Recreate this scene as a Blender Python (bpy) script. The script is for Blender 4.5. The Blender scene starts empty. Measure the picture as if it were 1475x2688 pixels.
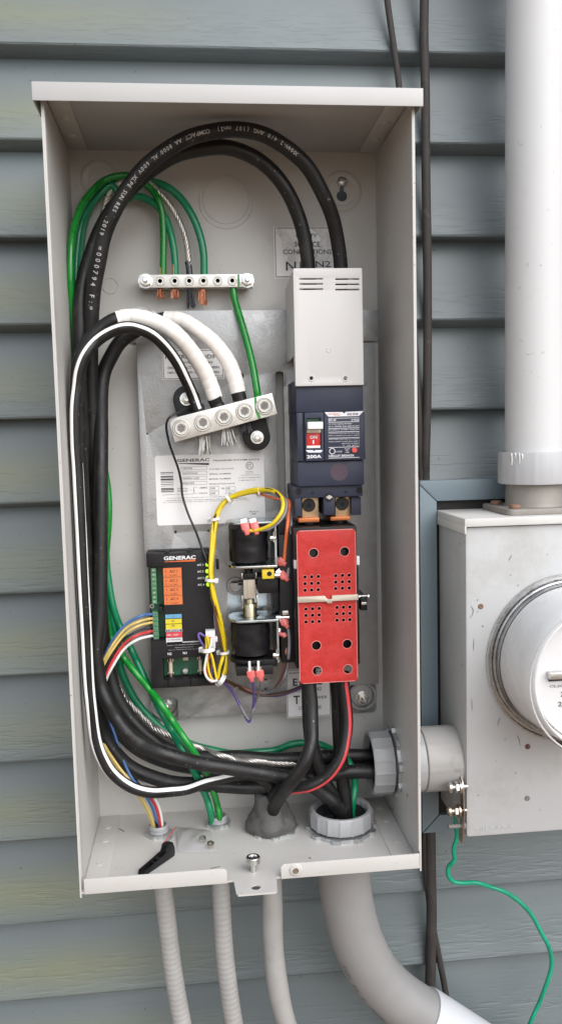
import bpy, bmesh, math, random
from mathutils import Vector, Matrix
random.seed(7)
S = bpy.context.scene
COL = S.collection
R = math.radians

# ------------------------------------------------------------------ camera, sky, sun, exposure
cam_d = bpy.data.cameras.new('camera'); cam = bpy.data.objects.new('camera', cam_d); COL.objects.link(cam)
cam_d.sensor_fit = 'VERTICAL'; cam_d.sensor_height = 24.0; cam_d.lens = 19.4202
cam_d.clip_start = 0.01; cam_d.clip_end = 500
_m = Matrix([[0.994394, 0.033872, -0.10017], [-0.102877, 0.090905, -0.990531], [-0.024446, 0.995283, 0.09388]]).to_4x4(); _m.translation = Vector((-0.04417, -0.95716, 0.45584))
cam.matrix_world = _m
S.camera = cam

SUN_DIR = Vector((0.50, -0.85, 0.85)).normalized()
w = bpy.data.worlds.new('World'); S.world = w; w.use_nodes = True
nt = w.node_tree; nt.nodes.clear()
sky = nt.nodes.new('ShaderNodeTexSky'); sky.sky_type = 'NISHITA'; sky.sun_disc = False
sky.sun_elevation = math.asin(SUN_DIR.z); sky.sun_rotation = math.atan2(SUN_DIR.x, SUN_DIR.y)
sky.dust_density = 1.0; sky.air_density = 1.0
hs = nt.nodes.new('ShaderNodeHueSaturation'); hs.inputs['Saturation'].default_value = 0.30
bg = nt.nodes.new('ShaderNodeBackground'); bg.inputs['Strength'].default_value = 0.12
wo = nt.nodes.new('ShaderNodeOutputWorld')
nt.links.new(sky.outputs[0], hs.inputs['Color']); nt.links.new(hs.outputs[0], bg.inputs[0]); nt.links.new(bg.outputs[0], wo.inputs[0])
sd = bpy.data.lights.new('sun', 'SUN'); sd.energy = 1.3; sd.angle = R(60); sd.color = (1.0, 0.995, 0.99)
sun = bpy.data.objects.new('sun', sd); COL.objects.link(sun)
sun.rotation_euler = SUN_DIR.to_track_quat('Z', 'Y').to_euler(); sun.location = (2, -4, 4)
S.view_settings.view_transform = 'Standard'; S.view_settings.look = 'None'
S.view_settings.gamma = 1.0; S.view_settings.use_curve_mapping = False
S.view_settings.exposure = 1.08
S.render.engine = 'CYCLES'

# ------------------------------------------------------------------ materials
def pm(name, col, rough=0.5, metal=0.0, var=0.06, vscale=30.0, bump=0.0, bscale=200.0, spec=0.5, stretch=None,
       dirt=None, dirt_amt=0.0, dscale=18.0, dlo=0.52, dhi=0.75, emit=0.0, coat=0.0, rvar=0.12, speck=None, speck_amt=0.0, sscale=260.0):
    m = bpy.data.materials.new(name); m.use_nodes = True
    n = m.node_tree; L = n.links.new; b = n.nodes['Principled BSDF']
    b.inputs['Metallic'].default_value = metal; b.inputs['Roughness'].default_value = rough
    b.inputs['Specular IOR Level'].default_value = spec
    b.inputs['Coat Weight'].default_value = coat
    g = n.nodes.new('ShaderNodeNewGeometry')
    mp = n.nodes.new('ShaderNodeMapping'); L(g.outputs['Position'], mp.inputs[0])
    if stretch: mp.inputs['Scale'].default_value = stretch
    no = n.nodes.new('ShaderNodeTexNoise'); no.inputs['Scale'].default_value = vscale; no.inputs['Detail'].default_value = 5
    L(mp.outputs[0], no.inputs['Vector'])
    r = n.nodes.new('ShaderNodeMapRange'); r.inputs[1].default_value = 0.3; r.inputs[2].default_value = 0.7
    r.inputs[3].default_value = 1 - var; r.inputs[4].default_value = 1 + var
    L(no.outputs[0], r.inputs[0])
    mx = n.nodes.new('ShaderNodeMix'); mx.data_type = 'RGBA'; mx.blend_type = 'MULTIPLY'; mx.inputs[0].default_value = 1
    mx.inputs[6].default_value = (*col, 1); L(r.outputs[0], mx.inputs[7])
    out = mx.outputs[2]
    if dirt:
        n2 = n.nodes.new('ShaderNodeTexNoise'); n2.inputs['Scale'].default_value = dscale; n2.inputs['Detail'].default_value = 8
        n2.inputs['Roughness'].default_value = 0.7
        L(g.outputs['Position'], n2.inputs['Vector'])
        r2 = n.nodes.new('ShaderNodeMapRange'); r2.inputs[1].default_value = dlo; r2.inputs[2].default_value = dhi; r2.inputs[4].default_value = dirt_amt
        L(n2.outputs[0], r2.inputs[0])
        m2 = n.nodes.new('ShaderNodeMix'); m2.data_type = 'RGBA'; L(r2.outputs[0], m2.inputs[0]); L(out, m2.inputs[6]); m2.inputs[7].default_value = (*dirt, 1)
        out = m2.outputs[2]
    if speck:
        n3 = n.nodes.new('ShaderNodeTexNoise'); n3.inputs['Scale'].default_value = sscale; n3.inputs['Detail'].default_value = 1
        L(g.outputs['Position'], n3.inputs['Vector'])
        r3 = n.nodes.new('ShaderNodeMapRange'); r3.inputs[1].default_value = 0.735; r3.inputs[2].default_value = 0.77; r3.inputs[4].default_value = speck_amt
        L(n3.outputs[0], r3.inputs[0])
        m3 = n.nodes.new('ShaderNodeMix'); m3.data_type = 'RGBA'; L(r3.outputs[0], m3.inputs[0]); L(out, m3.inputs[6]); m3.inputs[7].default_value = (*speck, 1)
        out = m3.outputs[2]
    L(out, b.inputs['Base Color'])
    rr = n.nodes.new('ShaderNodeMapRange'); rr.inputs[1].default_value = 0.3; rr.inputs[2].default_value = 0.7
    rr.inputs[3].default_value = max(0.02, rough - rvar); rr.inputs[4].default_value = min(1, rough + rvar)
    L(no.outputs[0], rr.inputs[0]); L(rr.outputs[0], b.inputs['Roughness'])
    if bump:
        nb = n.nodes.new('ShaderNodeTexNoise'); nb.inputs['Scale'].default_value = bscale; nb.inputs['Detail'].default_value = 3
        L(mp.outputs[0], nb.inputs['Vector'])
        bp = n.nodes.new('ShaderNodeBump'); bp.inputs['Strength'].default_value = bump; bp.inputs['Distance'].default_value = 0.001
        L(nb.outputs[0], bp.inputs['Height']); L(bp.outputs[0], b.inputs['Normal'])
    if emit:
        b.inputs['Emission Color'].default_value = (*col, 1); b.inputs['Emission Strength'].default_value = emit
    return m

M = {}
M['box'] = pm('warm_grey_enclosure_paint', (0.50, 0.484, 0.460), 0.42, var=0.025, vscale=9, bump=0.06, bscale=700, dirt=(0.38, 0.34, 0.295), dirt_amt=0.32, dscale=21, dlo=0.54, dhi=0.78, speck=(0.20, 0.18, 0.16), speck_amt=0.7)
M['lid'] = pm('lid_paint', (0.42, 0.412, 0.405), 0.4, var=0.03, vscale=14, bump=0.05, bscale=700)
M['zinc'] = pm('galvanized_plate', (0.35, 0.348, 0.346), 0.40, metal=0.6, var=0.07, vscale=90, bump=0.22, bscale=420, dirt=(0.28, 0.27, 0.255), dirt_amt=0.45, dscale=22, dlo=0.52, dhi=0.75)
M['steel'] = pm('bright_zinc_steel', (0.62, 0.62, 0.60), 0.28, metal=1.0, var=0.08, vscale=120)
M['bluezinc'] = pm('blue_zinc_steel', (0.50, 0.55, 0.58), 0.3, metal=0.95, var=0.12, vscale=60)
M['alu'] = pm('tinned_aluminium', (0.60, 0.58, 0.54), 0.42, metal=0.75, var=0.07, vscale=90, bump=0.12, bscale=900)
M['brass'] = pm('brass_plunger', (0.42, 0.38, 0.27), 0.32, metal=1.0, var=0.08)
M['black'] = pm('black_plastic', (0.009, 0.0085, 0.0095), 0.42, spec=0.35, var=0.15, vscale=60, bump=0.04, bscale=500)
M['matteblack'] = pm('matte_black_board', (0.0105, 0.0095, 0.010), 0.58, spec=0.28, var=0.12, vscale=90, bump=0.05, bscale=900)
M['deep'] = pm('deep_black', (0.006, 0.006, 0.006), 0.8)
M['coil'] = pm('coil_tape', (0.008, 0.0075, 0.009), 0.40, spec=0.32, var=0.2, vscale=60, bump=0.5, bscale=70)
M['cable'] = pm('black_cable_jacket', (0.011, 0.0105, 0.0105), 0.46, spec=0.38, var=0.25, vscale=40, bump=0.12, bscale=160, dirt=(0.075, 0.068, 0.06), dirt_amt=0.5, dscale=45, dlo=0.56, dhi=0.8, speck=(0.22, 0.19, 0.16), speck_amt=0.7, sscale=320)
M['oldcable'] = pm('weathered_dark_cable', (0.032, 0.027, 0.025), 0.75, var=0.3, vscale=60, bump=0.5, bscale=120, dirt=(0.13, 0.10, 0.085), dirt_amt=0.7, dscale=45, dlo=0.6, dhi=0.78)
M['green'] = pm('bright_green_insulation', (0.004, 0.21, 0.022), 0.3, var=0.12, vscale=80, coat=0.3)
M['teal'] = pm('teal_green_insulation', (0.003, 0.20, 0.085), 0.34, var=0.1, vscale=60, coat=0.2)
M['aqua'] = pm('aqua_green_insulation', (0.004, 0.27, 0.15), 0.4, var=0.14, vscale=60, dirt=(0.22, 0.30, 0.10), dirt_amt=0.7, dscale=14, dlo=0.6, dhi=0.72)
M['whitetape'] = pm('white_tape', (0.78, 0.74, 0.70), 0.42, var=0.04, vscale=40, bump=0.15, bscale=110)
M['whitestripe'] = pm('white_stripe', (0.80, 0.80, 0.79), 0.4, var=0.03)
M['redstripe'] = pm('red_stripe', (0.52, 0.045, 0.055), 0.4, var=0.05)
M['bare'] = pm('bare_tinned_strand', (0.60, 0.57, 0.53), 0.33, metal=0.9, var=0.15, vscale=200)
M['copper'] = pm('bare_copper', (0.62, 0.27, 0.15), 0.35, metal=0.9, var=0.2, vscale=300)
M['grease'] = pm('dark_joint_compound', (0.05, 0.05, 0.055), 0.3, metal=0.3, var=0.3, vscale=200, bump=0.4, bscale=300)
M['cover'] = pm('light_grey_plastic', (0.54, 0.525, 0.515), 0.5, var=0.02, vscale=20, bump=0.03, bscale=900)
M['navy'] = pm('navy_moulded_plastic', (0.026, 0.030, 0.054), 0.46, spec=0.35, var=0.08, vscale=40, bump=0.06, bscale=900, dirt=(0.06, 0.06, 0.07), dirt_amt=0.3, dscale=70, dlo=0.6, dhi=0.8)
M['plum'] = pm('faded_plum_dot', (0.060, 0.036, 0.055), 0.5)
M['red'] = pm('red_fibre_sheet', (0.44, 0.027, 0.023), 0.52, spec=0.35, var=0.10, vscale=180, bump=0.25, bscale=400, dirt=(0.62, 0.20, 0.19), dirt_amt=0.5, dscale=240, dlo=0.64, dhi=0.74)
M['rededge'] = pm('red_sheet_cut_edge', (0.60, 0.20, 0.19), 0.5)
M['clip'] = pm('beige_spring_clip', (0.50, 0.44, 0.36), 0.4, metal=0.35, var=0.06)
M['tan'] = pm('tan_lug', (0.50, 0.36, 0.21), 0.42, metal=0.55, var=0.12, vscale=60)
M['copperbar'] = pm('copper_bus', (0.52, 0.17, 0.06), 0.38, metal=0.6, var=0.1)
M['switchred'] = pm('switch_red', (0.56, 0.018, 0.015), 0.4, var=0.03)
M['buttonred'] = pm('button_red', (0.65, 0.07, 0.06), 0.4, var=0.03)
M['white'] = pm('white_plastic', (0.78, 0.77, 0.75), 0.4, var=0.02)
M['ink'] = pm('white_ink', (0.72, 0.72, 0.74), 0.5, var=0.02)
M['dimink'] = pm('worn_white_ink', (0.42, 0.41, 0.41), 0.55, var=0.15, vscale=300)
M['blackink'] = pm('black_ink', (0.022, 0.020, 0.020), 0.5, var=0.1)
M['greyink'] = pm('grey_ink', (0.16, 0.15, 0.15), 0.5, var=0.1)
M['orangeink'] = pm('orange_ink', (0.55, 0.11, 0.02), 0.5, var=0.03)
M['label'] = pm('silver_grey_label', (0.76, 0.745, 0.74), 0.36, var=0.015, vscale=12)
M['label2'] = pm('off_white_sticker', (0.78, 0.765, 0.76), 0.36, var=0.03, vscale=12)
M['peel'] = pm('torn_sticker_paper', (0.66, 0.65, 0.645), 0.55, var=0.2, vscale=160, bump=0.5, bscale=260)
M['orange'] = pm('orange_sticker', (0.62, 0.16, 0.045), 0.5, var=0.03)
M['stblue'] = pm('blue_sticker', (0.12, 0.32, 0.52), 0.5, var=0.03)
M['styellow'] = pm('yellow_sticker', (0.62, 0.52, 0.03), 0.5, var=0.03)
M['stred'] = pm('red_sticker', (0.58, 0.05, 0.06), 0.5, var=0.03)
M['stwhite'] = pm('white_sticker', (0.62, 0.60, 0.62), 0.5, var=0.03)
M['pcb'] = pm('green_circuit_board', (0.012, 0.085, 0.042), 0.4, var=0.25, vscale=120)
M['term'] = pm('pale_green_terminal', (0.085, 0.26, 0.125), 0.45, var=0.08, vscale=100)
M['led'] = pm('lime_led', (0.46, 0.80, 0.02), 0.25, var=0.03, emit=0.45)
M['fuse'] = pm('ceramic_fuse', (0.55, 0.47, 0.36), 0.3, var=0.06)
M['yellow'] = pm('yellow_wire', (0.68, 0.50, 0.012), 0.36, var=0.06)
M['blockyellow'] = pm('yellow_block_plastic', (0.62, 0.44, 0.02), 0.4, var=0.05)
M['paleyellow'] = pm('pale_yellow_wire', (0.58, 0.43, 0.13), 0.38, var=0.06)
M['blue'] = pm('blue_wire', (0.055, 0.135, 0.33), 0.38, var=0.06)
M['wirered'] = pm('red_wire', (0.52, 0.035, 0.04), 0.38, var=0.05)
M['wirewhite'] = pm('white_wire', (0.70, 0.68, 0.66), 0.38, var=0.03)
M['wireblack'] = pm('thin_black_wire', (0.018, 0.017, 0.018), 0.36, var=0.1)
M['brown'] = pm('brown_wire', (0.10, 0.045, 0.03), 0.38, var=0.08)
M['wireorange'] = pm('orange_wire', (0.66, 0.15, 0.05), 0.38, var=0.05)
M['purple'] = pm('purple_wire', (0.13, 0.085, 0.30), 0.38, var=0.06)
M['wiregrey'] = pm('grey_wire', (0.22, 0.21, 0.23), 0.38, var=0.08)
M['pinkbrown'] = pm('pinkish_brown_wire', (0.30, 0.12, 0.09), 0.38, var=0.08)
M['spade'] = pm('pink_spade_sleeve', (0.62, 0.13, 0.12), 0.38, var=0.06)
M['tie'] = pm('natural_nylon_tie', (0.76, 0.74, 0.72), 0.35, var=0.03)
M['pvc'] = pm('grey_pvc', (0.34, 0.34, 0.345), 0.42, var=0.05, vscale=25, bump=0.05, bscale=300)
M['pvcgrime'] = pm('grimy_grey_pvc', (0.34, 0.33, 0.32), 0.5, var=0.06, vscale=25, bump=0.08, bscale=300, dirt=(0.16, 0.13, 0.11), dirt_amt=0.6, dscale=55, dlo=0.56, dhi=0.74)
M['elbow'] = pm('weathered_pvc_elbow', (0.24, 0.235, 0.232), 0.5, var=0.06, vscale=18, bump=0.05, bscale=200)
M['riserfit'] = pm('grey_pvc_coupling', (0.42, 0.42, 0.43), 0.45, var=0.04, vscale=18)
M['coupler'] = pm('new_pvc_coupling', (0.50, 0.51, 0.53), 0.4, var=0.03, vscale=18)
M['riser'] = pm('sun_bleached_pvc', (0.545, 0.545, 0.545), 0.5, var=0.03, vscale=12, bump=0.05, bscale=140, dirt=(0.42, 0.39, 0.35), dirt_amt=0.35, dscale=24, dlo=0.58, dhi=0.8, speck=(0.25, 0.23, 0.2), speck_amt=0.35, sscale=150)
M['flex'] = pm('liquidtight_jacket', (0.33, 0.322, 0.312), 0.5, var=0.07, vscale=30, dirt=(0.22, 0.21, 0.20), dirt_amt=0.5, dscale=40)
M['putty'] = pm('duct_seal_putty', (0.080, 0.075, 0.072), 0.6, var=0.18, vscale=60, bump=0.9, bscale=60)
M['locknut'] = pm('zinc_locknut', (0.55, 0.57, 0.57), 0.33, metal=0.85, var=0.1, vscale=80)
M['gasket'] = pm('dark_gasket', (0.045, 0.046, 0.048), 0.6)
M['ringband'] = pm('rim_reflection_metal', (0.46, 0.46, 0.47), 0.2, metal=0.9, var=0.15, vscale=60)
M['meterbox'] = pm('weathered_light_grey_paint', (0.44, 0.443, 0.445), 0.45, var=0.04, vscale=10, bump=0.07, bscale=350, dirt=(0.30, 0.285, 0.255), dirt_amt=0.6, speck=(0.12, 0.10, 0.09), speck_amt=0.8, sscale=180, dscale=11, dlo=0.52, dhi=0.74)
M['metercap'] = pm('chalky_cap_paint', (0.56, 0.55, 0.53), 0.55, var=0.05, vscale=20, bump=0.15, bscale=250, dirt=(0.16, 0.14, 0.12), dirt_amt=0.8, dscale=60, dlo=0.66, dhi=0.74)
M['casthub'] = pm('dull_cast_hub', (0.26, 0.24, 0.215), 0.6, metal=0.2, var=0.12, vscale=40, bump=0.2, bscale=300)
M['rust'] = pm('rusty_screw', (0.22, 0.125, 0.085), 0.7, metal=0.2, var=0.25, vscale=300)
M['rustdark'] = pm('dark_rust', (0.13, 0.055, 0.04), 0.7, var=0.25, vscale=300)
M['nickel'] = pm('tarnished_nickel', (0.55, 0.47, 0.40), 0.3, metal=1.0, var=0.15, vscale=90)
M['trim'] = pm('slate_blue_trim', (0.150, 0.195, 0.222), 0.40, var=0.04, vscale=14, bump=0.03, bscale=300)
M['scuff'] = pm('dark_scuff', (0.17, 0.16, 0.15), 0.7, var=0.2, vscale=300)
M['face'] = pm('meter_face', (0.66, 0.65, 0.655), 0.45, var=0.02)
M['meterinner'] = pm('meter_inner_plastic', (0.86, 0.86, 0.86), 0.3, var=0.03)
M['backing'] = pm('dark_gap_backing', (0.02, 0.018, 0.017), 0.9)
M['soil'] = pm('brown_bounce_ground', (0.25, 0.168, 0.108), 0.95, var=0.3, vscale=3)  # brown picked for the warm bounce it throws into the box
M['bagline'] = pm('bag_red_line', (0.55, 0.12, 0.12), 0.5)

def siding_mat():
    m = bpy.data.materials.new('embossed_vinyl_siding'); m.use_nodes = True
    n = m.node_tree; L = n.links.new; b = n.nodes['Principled BSDF']
    g = n.nodes.new('ShaderNodeNewGeometry')
    def noise(scale, sc, det=5, rough=0.55):
        mp = n.nodes.new('ShaderNodeMapping'); mp.inputs['Scale'].default_value = sc; L(g.outputs['Position'], mp.inputs[0])
        t = n.nodes.new('ShaderNodeTexNoise'); t.inputs['Scale'].default_value = scale; t.inputs['Detail'].default_value = det; t.inputs['Roughness'].default_value = rough
        L(mp.outputs[0], t.inputs['Vector']); return t.outputs[0]
    def rng(v, a, b_, c, d):
        r = n.nodes.new('ShaderNodeMapRange'); r.inputs[1].default_value = a; r.inputs[2].default_value = b_; r.inputs[3].default_value = c; r.inputs[4].default_value = d
        L(v, r.inputs[0]); return r.outputs[0]
    def math_(op, a, b_):
        q = n.nodes.new('ShaderNodeMath'); q.operation = op
        for i, v in enumerate((a, b_)):
            if isinstance(v, (int, float)): q.inputs[i].default_value = v
            else: L(v, q.inputs[i])
        return q.outputs[0]
    sx = n.nodes.new('ShaderNodeSeparateXYZ'); L(g.outputs['Position'], sx.inputs[0])
    c1 = n.nodes.new('ShaderNodeMix'); c1.data_type = 'RGBA'
    L(rng(noise(5, (1, 1, 2.0)), 0.35, 0.65, 0, 1), c1.inputs[0])
    c1.inputs[6].default_value = (0.108, 0.132, 0.138, 1); c1.inputs[7].default_value = (0.128, 0.151, 0.156, 1)
    # algae film: patches in the middle of each course, growing towards the shaded left end of the wall
    ph = math_('FRACT', math_('DIVIDE', math_('SUBTRACT', sx.outputs['Z'], -0.2190), 0.0998), 0)
    band = math_('SUBTRACT', 1.0, math_('MULTIPLY', math_('ABSOLUTE', math_('SUBTRACT', ph, 0.36), 0), 2.6))
    band = rng(band, 0.0, 0.9, 0, 1)
    left = rng(sx.outputs['X'], 0.02, -0.22, 0.0, 1.0)
    patch = rng(noise(6, (0.6, 1, 1.3), 5, 0.6), 0.15, 0.75, 0, 1)
    alg = math_('MULTIPLY', math_('MULTIPLY', band, left), math_('MULTIPLY', patch, 0.8))
    c2 = n.nodes.new('ShaderNodeMix'); c2.data_type = 'RGBA'; L(alg, c2.inputs[0]); L(c1.outputs[2], c2.inputs[6]); c2.inputs[7].default_value = (0.178, 0.185, 0.095, 1)
    spk = rng(noise(160, (1, 1, 1.2), 2), 0.735, 0.76, 0, 0.8)
    c3 = n.nodes.new('ShaderNodeMix'); c3.data_type = 'RGBA'; L(spk, c3.inputs[0]); L(c2.outputs[2], c3.inputs[6]); c3.inputs[7].default_value = (0.045, 0.045, 0.045, 1)
    L(c3.outputs[2], b.inputs['Base Color'])
    b.inputs['Roughness'].default_value = 0.46; b.inputs['Specular IOR Level'].default_value = 0.55
    low = rng(ph, 0.62, 0.30, 0.12, 1.0)
    grain = math_('MULTIPLY', rng(noise(150, (0.20, 1, 1.7), 3, 0.5), 0.32, 0.50, 0, 1), low)
    h = math_('ADD', grain, math_('MULTIPLY', noise(9, (0.35, 1, 1), 2), 3.0))
    bp = n.nodes.new('ShaderNodeBump'); bp.inputs['Strength'].default_value = 0.40; bp.inputs['Distance'].default_value = 0.0009
    L(h, bp.inputs['Height']); L(bp.outputs[0], b.inputs['Normal'])
    return m
M['siding'] = siding_mat()

def clear_mat(name, tint, refl, rough, haze=0.0, hcol=(0.8, 0.8, 0.8)):
    m = bpy.data.materials.new(name); m.use_nodes = True; n = m.node_tree; n.nodes.clear(); L = n.links.new
    tr = n.nodes.new('ShaderNodeBsdfTransparent'); tr.inputs[0].default_value = (*tint, 1)
    gl = n.nodes.new('ShaderNodeBsdfGlossy'); gl.inputs['Roughness'].default_value = rough
    di = n.nodes.new('ShaderNodeBsdfDiffuse'); di.inputs[0].default_value = (*hcol, 1)
    fr = n.nodes.new('ShaderNodeLayerWeight'); fr.inputs[0].default_value = refl
    m0 = n.nodes.new('ShaderNodeMixShader'); m0.inputs[0].default_value = haze; L(tr.outputs[0], m0.inputs[1]); L(di.outputs[0], m0.inputs[2])
    m1 = n.nodes.new('ShaderNodeMixShader'); L(fr.outputs['Fresnel'], m1.inputs[0]); L(m0.outputs[0], m1.inputs[1]); L(gl.outputs[0], m1.inputs[2])
    o = n.nodes.new('ShaderNodeOutputMaterial'); L(m1.outputs[0], o.inputs[0]); return m
M['glass'] = clear_mat('clear_meter_glass', (0.985, 0.985, 0.985), 0.13, 0.02, 0.03)
M['bag'] = clear_mat('thin_clear_bag', (0.98, 0.98, 0.985), 0.10, 0.15, 0.10, (0.9, 0.9, 0.9))

# ------------------------------------------------------------------ mesh helpers
WORLD = {}
def link(name, me, mat, parent=None, mtx=None):
    o = bpy.data.objects.new(name, me); COL.objects.link(o)
    if mat is not None and not me.materials: me.materials.append(M[mat] if isinstance(mat, str) else mat)
    w_ = mtx.copy() if mtx is not None else Matrix()
    o.matrix_world = w_
    if parent is not None:
        o.parent = parent; pw = WORLD[parent.name]
        o.matrix_parent_inverse = Matrix(); o.matrix_basis = pw.inverted() @ w_
    WORLD[o.name] = w_
    return o
def thing(name, label, cat, loc=(0, 0, 0), group=None):
    o = bpy.data.objects.new(name, None); COL.objects.link(o); o.empty_display_size = 0.02
    o.location = loc; WORLD[o.name] = Matrix.Translation(loc)
    tag(o, label, cat, group); return o
def tag(o, label=None, cat=None, group=None, kind=None):
    if label: o['label'] = label
    if cat: o['category'] = cat
    if group: o['group'] = group
    if kind: o['kind'] = kind
    return o

def frames(pts, n_per=8, closed=False):
    """Catmull-Rom resample; returns positions, tangents"""
    P = [Vector(p) for p in pts]
    if len(P) == 2: out = [P[0].lerp(P[1], i / 4) for i in range(5)]
    else:
        Q = [P[0] * 2 - P[1]] + P + [P[-1] * 2 - P[-2]]
        out = []
        for i in range(1, len(Q) - 2):
            a, b, c, d = Q[i - 1:i + 3]
            for k in range(n_per):
                t = k / n_per
                out.append(0.5 * ((2 * b) + (c - a) * t + (2 * a - 5 * b + 4 * c - d) * t * t + (3 * b - a - 3 * c + d) * t ** 3))
        out.append(P[-1].copy())
    T = []
    for i in range(len(out)):
        T.append((out[min(i + 1, len(out) - 1)] - out[max(i - 1, 0)]).normalized())
    return out, T

class MB:
    def __init__(s): s.bm = bmesh.new()
    def box(s, x0, x1, y0, y1, z0, z1, bev=0.0, mtx=None):
        t = bmesh.new(); bmesh.ops.create_cube(t, size=1)
        for v in t.verts:
            v.co = Vector(((x0 + x1) / 2 + v.co.x * (x1 - x0), (y0 + y1) / 2 + v.co.y * (y1 - y0), (z0 + z1) / 2 + v.co.z * (z1 - z0)))
        if bev: bmesh.ops.bevel(t, geom=t.edges[:], offset=bev, segments=2, affect='EDGES', profile=0.6)
        return s._add(t, mtx)
    def _add(s, t, mtx=None):
        if mtx is not None: bmesh.ops.transform(t, matrix=mtx, verts=t.verts)
        me = bpy.data.meshes.new('tmp'); t.to_mesh(me); t.free(); s.bm.from_mesh(me); bpy.data.meshes.remove(me); return s
    def prism(s, poly, a0, a1, axis='y', holes=(), bev=0.0, mtx=None):
        """polygon (u,v) extruded along axis between a0 and a1. u,v = the two other axes in xyz order"""
        def mk(u, v, a):
            return Vector((u, a, v)) if axis == 'y' else Vector((a, u, v)) if axis == 'x' else Vector((u, v, a))
        t = bmesh.new(); loops = []
        for lp in [poly] + list(holes):
            vs = [t.verts.new(mk(u, v, a0)) for u, v in lp]
            loops.append([t.edges.new((vs[i], vs[(i + 1) % len(vs)])) for i in range(len(vs))])
        if holes:
            bmesh.ops.triangle_fill(t, edges=[e for l in loops for e in l], use_beauty=True)
        else:
            t.faces.new([e.verts[0] for e in loops[0]]) if False else bmesh.ops.contextual_create(t, geom=t.edges[:])
        r = bmesh.ops.extrude_face_region(t, geom=t.faces[:])
        d = mk(0, 0, a1) - mk(0, 0, a0)
        for g in r['geom']:
            if isinstance(g, bmesh.types.BMVert): g.co += d
        bmesh.ops.recalc_face_normals(t, faces=t.faces[:])
        if bev:
            es = [e for e in t.edges if len(e.link_faces) == 2 and e.calc_face_angle(0) > 0.6 and abs((e.verts[0].co - e.verts[1].co).dot(d)) < 1e-9]
            try: bmesh.ops.bevel(t, geom=es, offset=bev, segments=2, affect='EDGES', profile=0.6)
            except Exception: pass
        return s._add(t, mtx)
    def cyl(s, p0, p1, r0, r1=None, seg=20, cap=True, bev=0.0):
        p0, p1 = Vector(p0), Vector(p1); r1 = r0 if r1 is None else r1
        ax = (p1 - p0).normalized(); L_ = (p1 - p0).length
        q = ax.to_track_quat('Z', 'Y').to_matrix().to_4x4(); q.translation = p0
        prof = [(r0, 0), (r1, L_)]
        if bev: prof = [(r0 - bev, 0), (r0, bev), (r1, L_ - bev), (r1 - bev, L_)]
        return s.lathe(prof, seg, q, cap)
    def lathe(s, prof, seg=24, mtx=None, cap=True, star=None):
        t = bmesh.new(); rings = []
        for r, h in prof:
            ring = []
            for i in range(seg):
                a = 2 * math.pi * i / seg; rr = r * (star(a, h) if star else 1)
                ring.append(t.verts.new((rr * math.cos(a), rr * math.sin(a), h)))
            rings.append(ring)
        for a, b in zip(rings, rings[1:]):
            for i in range(seg):
                t.faces.new((a[i], a[(i + 1) % seg], b[(i + 1) % seg], b[i]))
        if cap:
            t.faces.new(list(reversed(rings[0]))); t.faces.new(rings[-1])
        bmesh.ops.recalc_face_normals(t, faces=t.faces[:])
        return s._add(t, mtx)
    def tube(s, pts, r, seg=12, n_per=8, cap=True):
        P, T = frames(pts, n_per); t = bmesh.new(); rings = []
        nrm = T[0].orthogonal().normalized(); al = 0.0
        for i, (p, tg) in enumerate(zip(P, T)):
            nrm = (nrm - tg * nrm.dot(tg)).normalized(); bn = tg.cross(nrm)
            if i: al += (p - P[i - 1]).length
            rr = r(al, i / (len(P) - 1)) if callable(r) else r
            rings.append([t.verts.new(p + (nrm * math.cos(a) + bn * math.sin(a)) * rr) for a in [2 * math.pi * k / seg for k in range(seg)]])
        for a, b in zip(rings, rings[1:]):
            for i in range(seg): t.faces.new((a[i], a[(i + 1) % seg], b[(i + 1) % seg], b[i]))
        if cap: t.faces.new(list(reversed(rings[0]))); t.faces.new(rings[-1])
        bmesh.ops.recalc_face_normals(t, faces=t.faces[:])
        return s._add(t)
    def stripe(s, pts, r, ang, width, n_per=8, lift=0.0003, twist=0.0, t0=0.0, t1=1.0):
        """ribbon on the surface of a cable; ang measured from the side that looks out of the box (-y)"""
        P, T = frames(pts, n_per); t = bmesh.new(); prev = None; N = len(P) - 1
        for i, (p, tg) in enumerate(zip(P, T)):
            if not (t0 <= i / N <= t1): continue
            f = Vector((0, -1, 0)); f = (f - tg * f.dot(tg)).normalized(); sd_ = tg.cross(f)
            row = []
            for k in range(5):
                a = (ang(i / N) if callable(ang) else ang) + twist * i / N + (k / 4 - 0.5) * width
                lift_k = lift if 0 < k < 4 else -0.0002
                row.append(t.verts.new(p + (f * math.cos(a) + sd_ * math.sin(a)) * (r + lift_k)))
            if prev:
                for k in range(4): t.faces.new((prev[k], prev[k + 1], row[k + 1], row[k]))
            prev = row
        bmesh.ops.recalc_face_normals(t, faces=t.faces[:])
        return s._add(t)
    def quadring(s, rows):
        t = bmesh.new(); V = [[t.verts.new(p) for p in r] for r in rows]
        for a, b in zip(V, V[1:]):
            for i in range(len(a) - 1): t.faces.new((a[i], a[i + 1], b[i + 1], b[i]))
        bmesh.ops.recalc_face_normals(t, faces=t.faces[:]); return s._add(t)
    def mesh(s, name, angle=38):
        me = bpy.data.meshes.new(name); s.bm.to_mesh(me); s.bm.free()
        for p in me.polygons: p.use_smooth = True
        me.set_sharp_from_angle(angle=R(angle)); return me
    def out(s, name, parent, mat, mtx=None, angle=38):
        return link(name, s.mesh(name, angle), mat, parent, mtx)

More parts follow.
